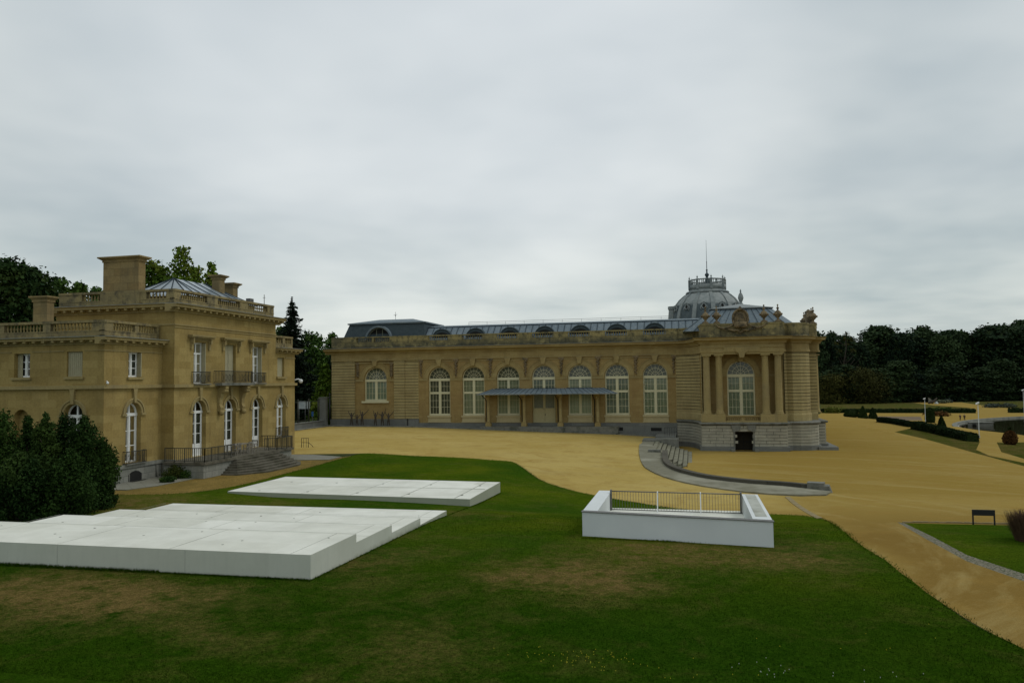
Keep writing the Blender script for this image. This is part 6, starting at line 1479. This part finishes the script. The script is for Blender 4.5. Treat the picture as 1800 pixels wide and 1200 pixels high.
# hedge beyond the fence
def hedge(P,w_,hts,label,m,size=.14,dens=26,name='hedge',z0=None,cat='hedge'):
    """clipped hedge: boxes along a path skinned with small leaves"""
    (x0,y0)=P[0]; t=thing(name,(x0,y0,T(x0,y0)),label,cat); vv=[]; q=WB()
    for (a,b),h in zip(zip(P,P[1:]),hts):
        l=hypot(b[0]-a[0],b[1]-a[1]); ux,uy=(b[0]-a[0])/l,(b[1]-a[1])/l; nx,ny=-uy,ux; za,zb=T(*a),T(*b)
        zm=max(za,zb) if l>0 else za
        i=[(a[0]+nx*s_*w_/2*.9+0,a[1]+ny*s_*w_/2*.9) for s_ in(-1,1)]; j=[(b[0]+nx*s_*w_/2*.9,b[1]+ny*s_*w_/2*.9) for s_ in(-1,1)]
        q.hexa([(*i[0],za-.3),(*j[0],zb-.3),(*i[1],za-.3),(*j[1],zb-.3),(*i[0],zm+h*.94),(*j[0],zm+h*.94),(*i[1],zm+h*.94),(*j[1],zm+h*.94)])
        n=int((l*h*2+l*w_+2*w_*h)*dens); n=min(n,6000)
        f=rng.random(n); which=rng.random(n); top=l*w_/(l*w_+2*l*h+2*w_*h); en=2*w_*h/(l*w_+2*l*h+2*w_*h)
        s_=np.where(which<top,rng.uniform(-1,1,n),np.where(rng.random(n)<.5,-1,1)); zz_=np.where(which<top,1.,rng.random(n))
        isend=which>1-en; f=np.where(isend,np.where(rng.random(n)<.5,0,1),f); s_=np.where(isend,rng.uniform(-1,1,n),s_)
        j_=rng.normal(scale=size*.28,size=(n,3))
        c=np.stack([a[0]+ux*l*f+nx*s_*w_/2,a[1]+uy*l*f+ny*s_*w_/2,(za+(zb-za)*f)*(1-zz_)+(zm+h)*zz_],1)+j_; vv.append(c)
    q.build('hedge_body',m,t)
    c=np.concatenate(vv); n=len(c); nr=rng.normal(size=(n,3)); nr/=np.linalg.norm(nr,axis=1)[:,None]; tt=np.cross(nr,rng.normal(size=(n,3))); tt/=np.linalg.norm(tt,axis=1)[:,None]; qq=np.cross(nr,tt); s=size*rng.uniform(.6,1.3,(n,1))
    v=np.stack([c-tt*s,c+qq*s,c+tt*s,c-qq*s],1)-np.array([x0,y0,T(x0,y0)]); quadmesh('foliage',v,m,t); return t
x0,y0=atd(520,150); x1,y1=atd(600,150); hedge([(x0-6,y0),(x1+4,y1)],2.,[3.0],'clipped green hedge beyond the fence',LF['mid'],.2,14)
g=lambda *a:gz(*a)
hedge([g(1438,725.2),g(1560,725.3),g(1714,725.6)],2.4,[1.25,1.3],'very long low dark hedge crossing the garden',LF['topi'],.3,7)
hedge([g(1774,725),g(1860,725),g(1990,725)],2.4,[1.5,1.5],'dark hedge at the right edge behind the pond',LF['topi'],.3,7)
def stephedge(pts,w_,hs,label):
    P=[g(*p) for p in pts]; hs=[k_*hypot(*p)/FPX for k_,p in zip(hs,P)]; return hedge(P,w_,hs,label,LF['topi'],.11,45)
stephedge([(1547,741.5),(1560,743),(1573,744.5),(1584,746.5),(1594,748.5),(1606,751)],1.6,[7.5,7.5,7,7,7],'dark clipped hedge stepping down just behind the sand terrace edge')
stephedge([(1608,754),(1622,757),(1638,760),(1655,764),(1668,767),(1682,770),(1696,773),(1710,776)],1.7,[12,11.5,11,11,10.5,10.5,11],'long dark clipped hedge stepping down to the garden path')
def topiary(px,pb,pt,wp,shape,label,m='topi',name='topiary_cone'):
    x,y=g(px,pb); d=(x*CF[0]+y*CF[1])/hypot(CF[0],CF[1]); z=T(x,y); h=ztop(px,pt,d)-z; r=wp*d/FPX/2
    t=thing(name,(x,y,z),label,'topiary'); q=WB()
    if shape=='cone': pf=[(r,0),(r*1.0,h*.08),(r*.72,h*.4),(r*.34,h*.78),(.05,h)]
    elif shape=='drum': pf=[(r*.95,0),(r,h*.3),(r*.85,h*.8),(r*.55,h*.95),(.05,h)]
    else: pf=[(r*.6,0),(r*.95,h*.22),(r,h*.42),(r*.85,h*.72),(r*.5,h*.92),(.05,h)]
    q.lathe(0,0,0,[(a*.93,b*.97) for a,b in pf],16); q.build('body',LF[m],t,off=(0,0,0))
    n=3200; f=rng.random(n)**.75*h*1.0; rad=np.interp(f,[b for a,b in pf],[a for a,b in pf]); an=rng.random(n)*2*pi
    c=np.stack([rad*np.cos(an),rad*np.sin(an),f],1)+rng.normal(scale=.05,size=(n,3)); nr=rng.normal(size=(n,3)); nr/=np.linalg.norm(nr,axis=1)[:,None]; tt=np.cross(nr,rng.normal(size=(n,3))); tt/=np.linalg.norm(tt,axis=1)[:,None]; qq=np.cross(nr,tt); s=.11*rng.uniform(.6,1.3,(n,1))
    quadmesh('foliage',np.stack([c-tt*s,c+qq*s,c+tt*s,c-qq*s],1),LF[m],t)
topiary(1517,735,713.5,16,'cone','clipped dark cone bush next to the round ball bush')
topiary(1534.5,736,716.5,15.5,'cone','second clipped cone bush beside the stepped hedge')
topiary(1496.5,733,722,24,'ball','low clipped ball bush beside the museum column',name='topiary_ball')
topiary(1635,743,716,15,'drum','tall blunt dark bush beside the white lamp post',name='topiary_drum')
topiary(1655.5,755,731.5,15,'cone','pointed cone bush standing behind the long stepped hedge')
topiary(1776,781,757,21,'ball','brownish red bush on the lawn before the pond','rust','rusty_bush')
topiary(1776,776,751,8,'cone','thin dark pointed bush behind the brownish red bush')
# brownish bush & small shrubs in the garden
def shrub(x,y,z,r,h,m,label,n=500,size=.25,name='shrub',lob=7,sd=1):
    t=thing(name,(x,y,z),label,'shrub'); r_=random.Random(sd)
    blobs('foliage',[(r_.uniform(-.6,.6)*r,r_.uniform(-.5,.5)*r,h*r_.uniform(.25,.65),r*.5,r*.5,h*.4) for _ in range(lob)],n,size,LF[m],t)
    q=WB(); q.tube([(0,0,-.1),(0,0,h*.5)],.04,5); q.build('stem',MS['bark'],t,off=(0,0,0)); return t
x,y=g(1648,731); shrub(x,y,T(x,y),3.4,1.6,'rust','rust coloured low bush beside the drum shaped bush',900,.25,sd=1)
x,y=g(1660,724.5); shrub(x,y,T(x,y),3.,1.9,'mid','light green bush poking over the long hedge',700,.3,sd=2)
x,y=g(1466,726); shrub(x,y,T(x,y),3.2,2.6,'ivy','sparse grey green bush in the hedge near the museum',500,.25,sd=3)
for i,(px,pb,wp) in enumerate([(1656,708.5,26),(1668,707.5,16),(1750,716,38),(1775,715.5,22)]):
    x,y=g(px,pb); shrub(x,y,T(x,y),wp*300/FPX/2,1.7,'grey',['pale grey bush right of the monument','small pale grey bush further right of the monument','wide row of pale flowers on the far lawn','shorter row of pale flowers near the right edge'][i],600,.35,sd=10+i)
# pale far things at the forest foot
for i,(px,pb,wp) in enumerate([(1584,706.8,14),(1597,706.8,9)]):
    x,y=g(px,pb); z=T(x,y); t=thing('far_bench',(x,y,z),['long pale far bench at the forest foot','short pale far bench at the forest foot'][i],'bench'); w2=wp*.3/2
    q=WB(); q.box(x-w2,x+w2,y-.3,y+.3,z+.5,z+.75); q.box(x-w2,x+w2,y+.3,y+.4,z+.75,z+1.2); q.build('seat',MS['board'],t); q=WB(); q.box(x-w2*.8,x-w2*.6,y-.2,y+.2,z,z+.5).box(x+w2*.6,x+w2*.8,y-.2,y+.2,z,z+.5); q.build('leg',MS['iron'],t)
# --- yews in front of the villa wing ---
YP_=[(-38,705,92,44.,1),(6,716,84,41.,2),(52,722,46,42.5,3),(84,716,50,41.,4),(116,724,66,43.,5),(152,726,70,42.,6),(182,768,64,42.5,7),(125,790,100,40.,8),(40,790,100,38.5,9)]
YL=['dark yew at the left edge of the view','dark ragged yew beside the left edge, below the niche','narrow yew tip right of the niche','tallest pointed yew in the clump before the villa','yew peak just left of the arched wing window','broad yew hiding the arched wing window','lower yew at the right end of the clump','low bushy yew in front of the clump, right part','low bushy yew in front of the clump, left part']
for i,(px,pt,wp,d,sd) in enumerate(YP_):
    x,y=atd(px,d); z=T(x,y); h=ztop(px,pt,d)-z; w_=wp*(1.55 if i<6 else 1.3)*d/FPX
    t=thing('yew',(x,y,z),YL[i],'tree','yews before the villa wing'); r_=random.Random(sd); L_=[]
    for k_ in range(34):
        tz=(k_+.5)/34; pr=(max(.05,1-tz**1.8))**.7 if i not in (7,8) else max(.1,1-tz**3)
        an=k_*2.4; rad=w_/2*pr*r_.uniform(.2,.75); s=w_*.14*(pr**.4)*r_.uniform(.7,1.3)
        L_.append((cos(an)*rad,sin(an)*rad,h*tz*.93+.05,s,s,s*1.5*r_.uniform(.7,1.2)))
    blobs('crown',L_,14000,.075,LF['yew'],t,asp=.7); trunk(None,0,0,0,h*.8,.13,t,sd,4,off=(0,0,0))
# small plants by the terrace
for i,(px,pb,rr,h,lab) in enumerate([(303,842,.75,.95,'yellowish shrub against the terrace base'),(322,840,.8,.9,'dark green shrub against the terrace wall'),(296,848,.45,.4,'low plant at the end of the paving')]):
    x,y=g(px,pb); shrub(x,y,T(x,y),rr,h,['ivy','mid','mid'][i],lab,1600,.055,sd=30+i)
# reddish ornamental grass on the right lawn
x,y=g(1822,950); z=T(x,y); t=thing('ornamental_grass',(x,y,z),'reddish feathery ornamental grass clump at the right edge','plant')
n=5200; an=rng.random(n)*2*pi; r0=rng.random(n)**.5*.75; c0=np.stack([r0*np.cos(an),r0*np.sin(an)*.8,np.zeros(n)],1); hh=rng.uniform(.5,1.15,n); ln=np.stack([np.cos(an)*.35*hh+rng.normal(scale=.12,size=n),np.sin(an)*.3*hh+rng.normal(scale=.12,size=n),hh],1)
sd_=np.stack([np.cos(an+1.57),np.sin(an+1.57),np.zeros(n)],1)*.010
quadmesh('blades',np.stack([c0-sd_,c0+sd_,c0+ln+sd_*.3,c0+ln-sd_*.3],1),LF['reed'],t)
q=WB(); q.lathe(0,0,-.05,[(.5,0),(.6,.08),(.3,.16)],10); q.build('root_tuft',LF['reed'],t,off=(0,0,0))
# --- grass blades on the near lawn ---
def vT(xs,ys): return np.array([T(a,b) for a,b in zip(xs,ys)])
def blades(n,x0,x1,y0,y1,h0,h1,name,m,poly,wd=.012,stretch=1.,keep=None):
    xs=rng.uniform(x0,x1,n); ys=y0+(y1-y0)*rng.random(n)**1.35
    ok=np.array([inpoly(a,b,poly) and not (XR>a>-30 and 23.4<b<50.2) and not(-4.66<a<3.06 and 31.7<b<39.3) for a,b in zip(xs,ys)])
    if keep is not None: ok&=keep(xs,ys)
    xs,ys=xs[ok],ys[ok]; n=len(xs); z=vT(xs,ys)
    an=rng.random(n)*2*pi; h=rng.uniform(h0,h1,n); dr=np.array([dryv(a,b) for a,b in zip(xs,ys)])
    h*=1-.5*dr
    c=np.stack([xs,ys,z-.005],1); s=np.stack([np.cos(an),np.sin(an),0*an],1)*wd; ti=np.stack([rng.normal(scale=.5,size=n)*h,rng.normal(scale=.5,size=n)*h,h],1)
    v=np.stack([c-s,c+s,c+ti],1); o=quadmesh(name,v,m,None)
    at=o.data.attributes.new('dry','FLOAT','POINT'); at.data.foreach_set('value',np.repeat(dr,3).astype(np.float32)); return o
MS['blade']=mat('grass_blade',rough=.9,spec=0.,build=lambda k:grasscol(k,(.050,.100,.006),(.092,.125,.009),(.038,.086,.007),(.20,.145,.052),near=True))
lawnP=[(-60,38)]+lawn
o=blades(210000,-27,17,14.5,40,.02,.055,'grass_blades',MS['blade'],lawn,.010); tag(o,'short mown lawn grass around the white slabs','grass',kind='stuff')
# taller fringe of grass along the lawn edge and against the slab
xs=[];ys=[]
for a,b in zip(lawn_edge,lawn_edge[1:]):
    l=hypot(b[0]-a[0],b[1]-a[1]); k=int(l*60)
    for _ in range(k): t=random.random(); xs.append(a[0]+(b[0]-a[0])*t+random.gauss(0,.09)); ys.append(a[1]+(b[1]-a[1])*t+random.gauss(0,.09))
for _ in range(5200): xs.append(random.uniform(-29,-12.2)); ys.append(23.40-abs(random.gauss(0,.10)))
for _ in range(1500): xs.append(-12.28+abs(random.gauss(0,.06))); ys.append(random.uniform(23.4,49))
for _ in range(1600): xs.append(random.uniform(-4.6,3.0)); ys.append(32.4-abs(random.gauss(0,.15)))
xs=np.array(xs); ys=np.array(ys); n=len(xs); hh=rng.uniform(.03,.085,n)*np.where((xs<-18)&(ys<24),1.8,1.); c=np.stack([xs,ys,vT(xs,ys)-.01],1); an=rng.random(n)*2*pi; s=np.stack([np.cos(an),np.sin(an),0*an],1)*.014; ti=np.stack([rng.normal(scale=.4,size=n)*hh,rng.normal(scale=.4,size=n)*hh,hh],1)
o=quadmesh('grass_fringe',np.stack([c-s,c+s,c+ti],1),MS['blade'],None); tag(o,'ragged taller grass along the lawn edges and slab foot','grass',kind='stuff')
# small yellow and white lawn flowers
def flowers(C_,m,name,label):
    P=[]
    for cx_,cy_,r,k in C_:
        for _ in range(k): P.append((random.gauss(cx_,r),random.gauss(cy_,r*.5)))
    P=np.array(P); n=len(P); c=np.stack([P[:,0],P[:,1],vT(P[:,0],P[:,1])+.055],1); s=.0055
    v=np.stack([c+np.array([-s,-s*.6,-.006]),c+np.array([s,-s*.6,-.006]),c+np.array([s,s*.6,.012]),c+np.array([-s,s*.6,.012])],1); o=quadmesh(name,v,m,None); tag(o,label,'flowers',kind='stuff')
flowers([(gz(1015,1163)[0],gz(1015,1163)[1],.6,26),(gz(1060,1160)[0],gz(1060,1160)[1],.5,22),(gz(960,1150)[0],gz(960,1150)[1],.5,14),(gz(1100,1180)[0],gz(1100,1180)[1],1.2,20),(gz(1550,1130)[0],gz(1550,1130)[1],2.,8)],mat('yellow_petals',(.55,.48,.03),.7),'yellow_flowers','scattered tiny yellow flowers in the near lawn')
flowers([(gz(1360,1190)[0],gz(1360,1190)[1],.35,9),(gz(1330,1175)[0],gz(1330,1175)[1],.6,6),(gz(1480,1185)[0],gz(1480,1185)[1],1.,10)],mat('white_petals',(.6,.6,.55),.7),'white_flowers','scattered tiny white flowers in the near lawn')
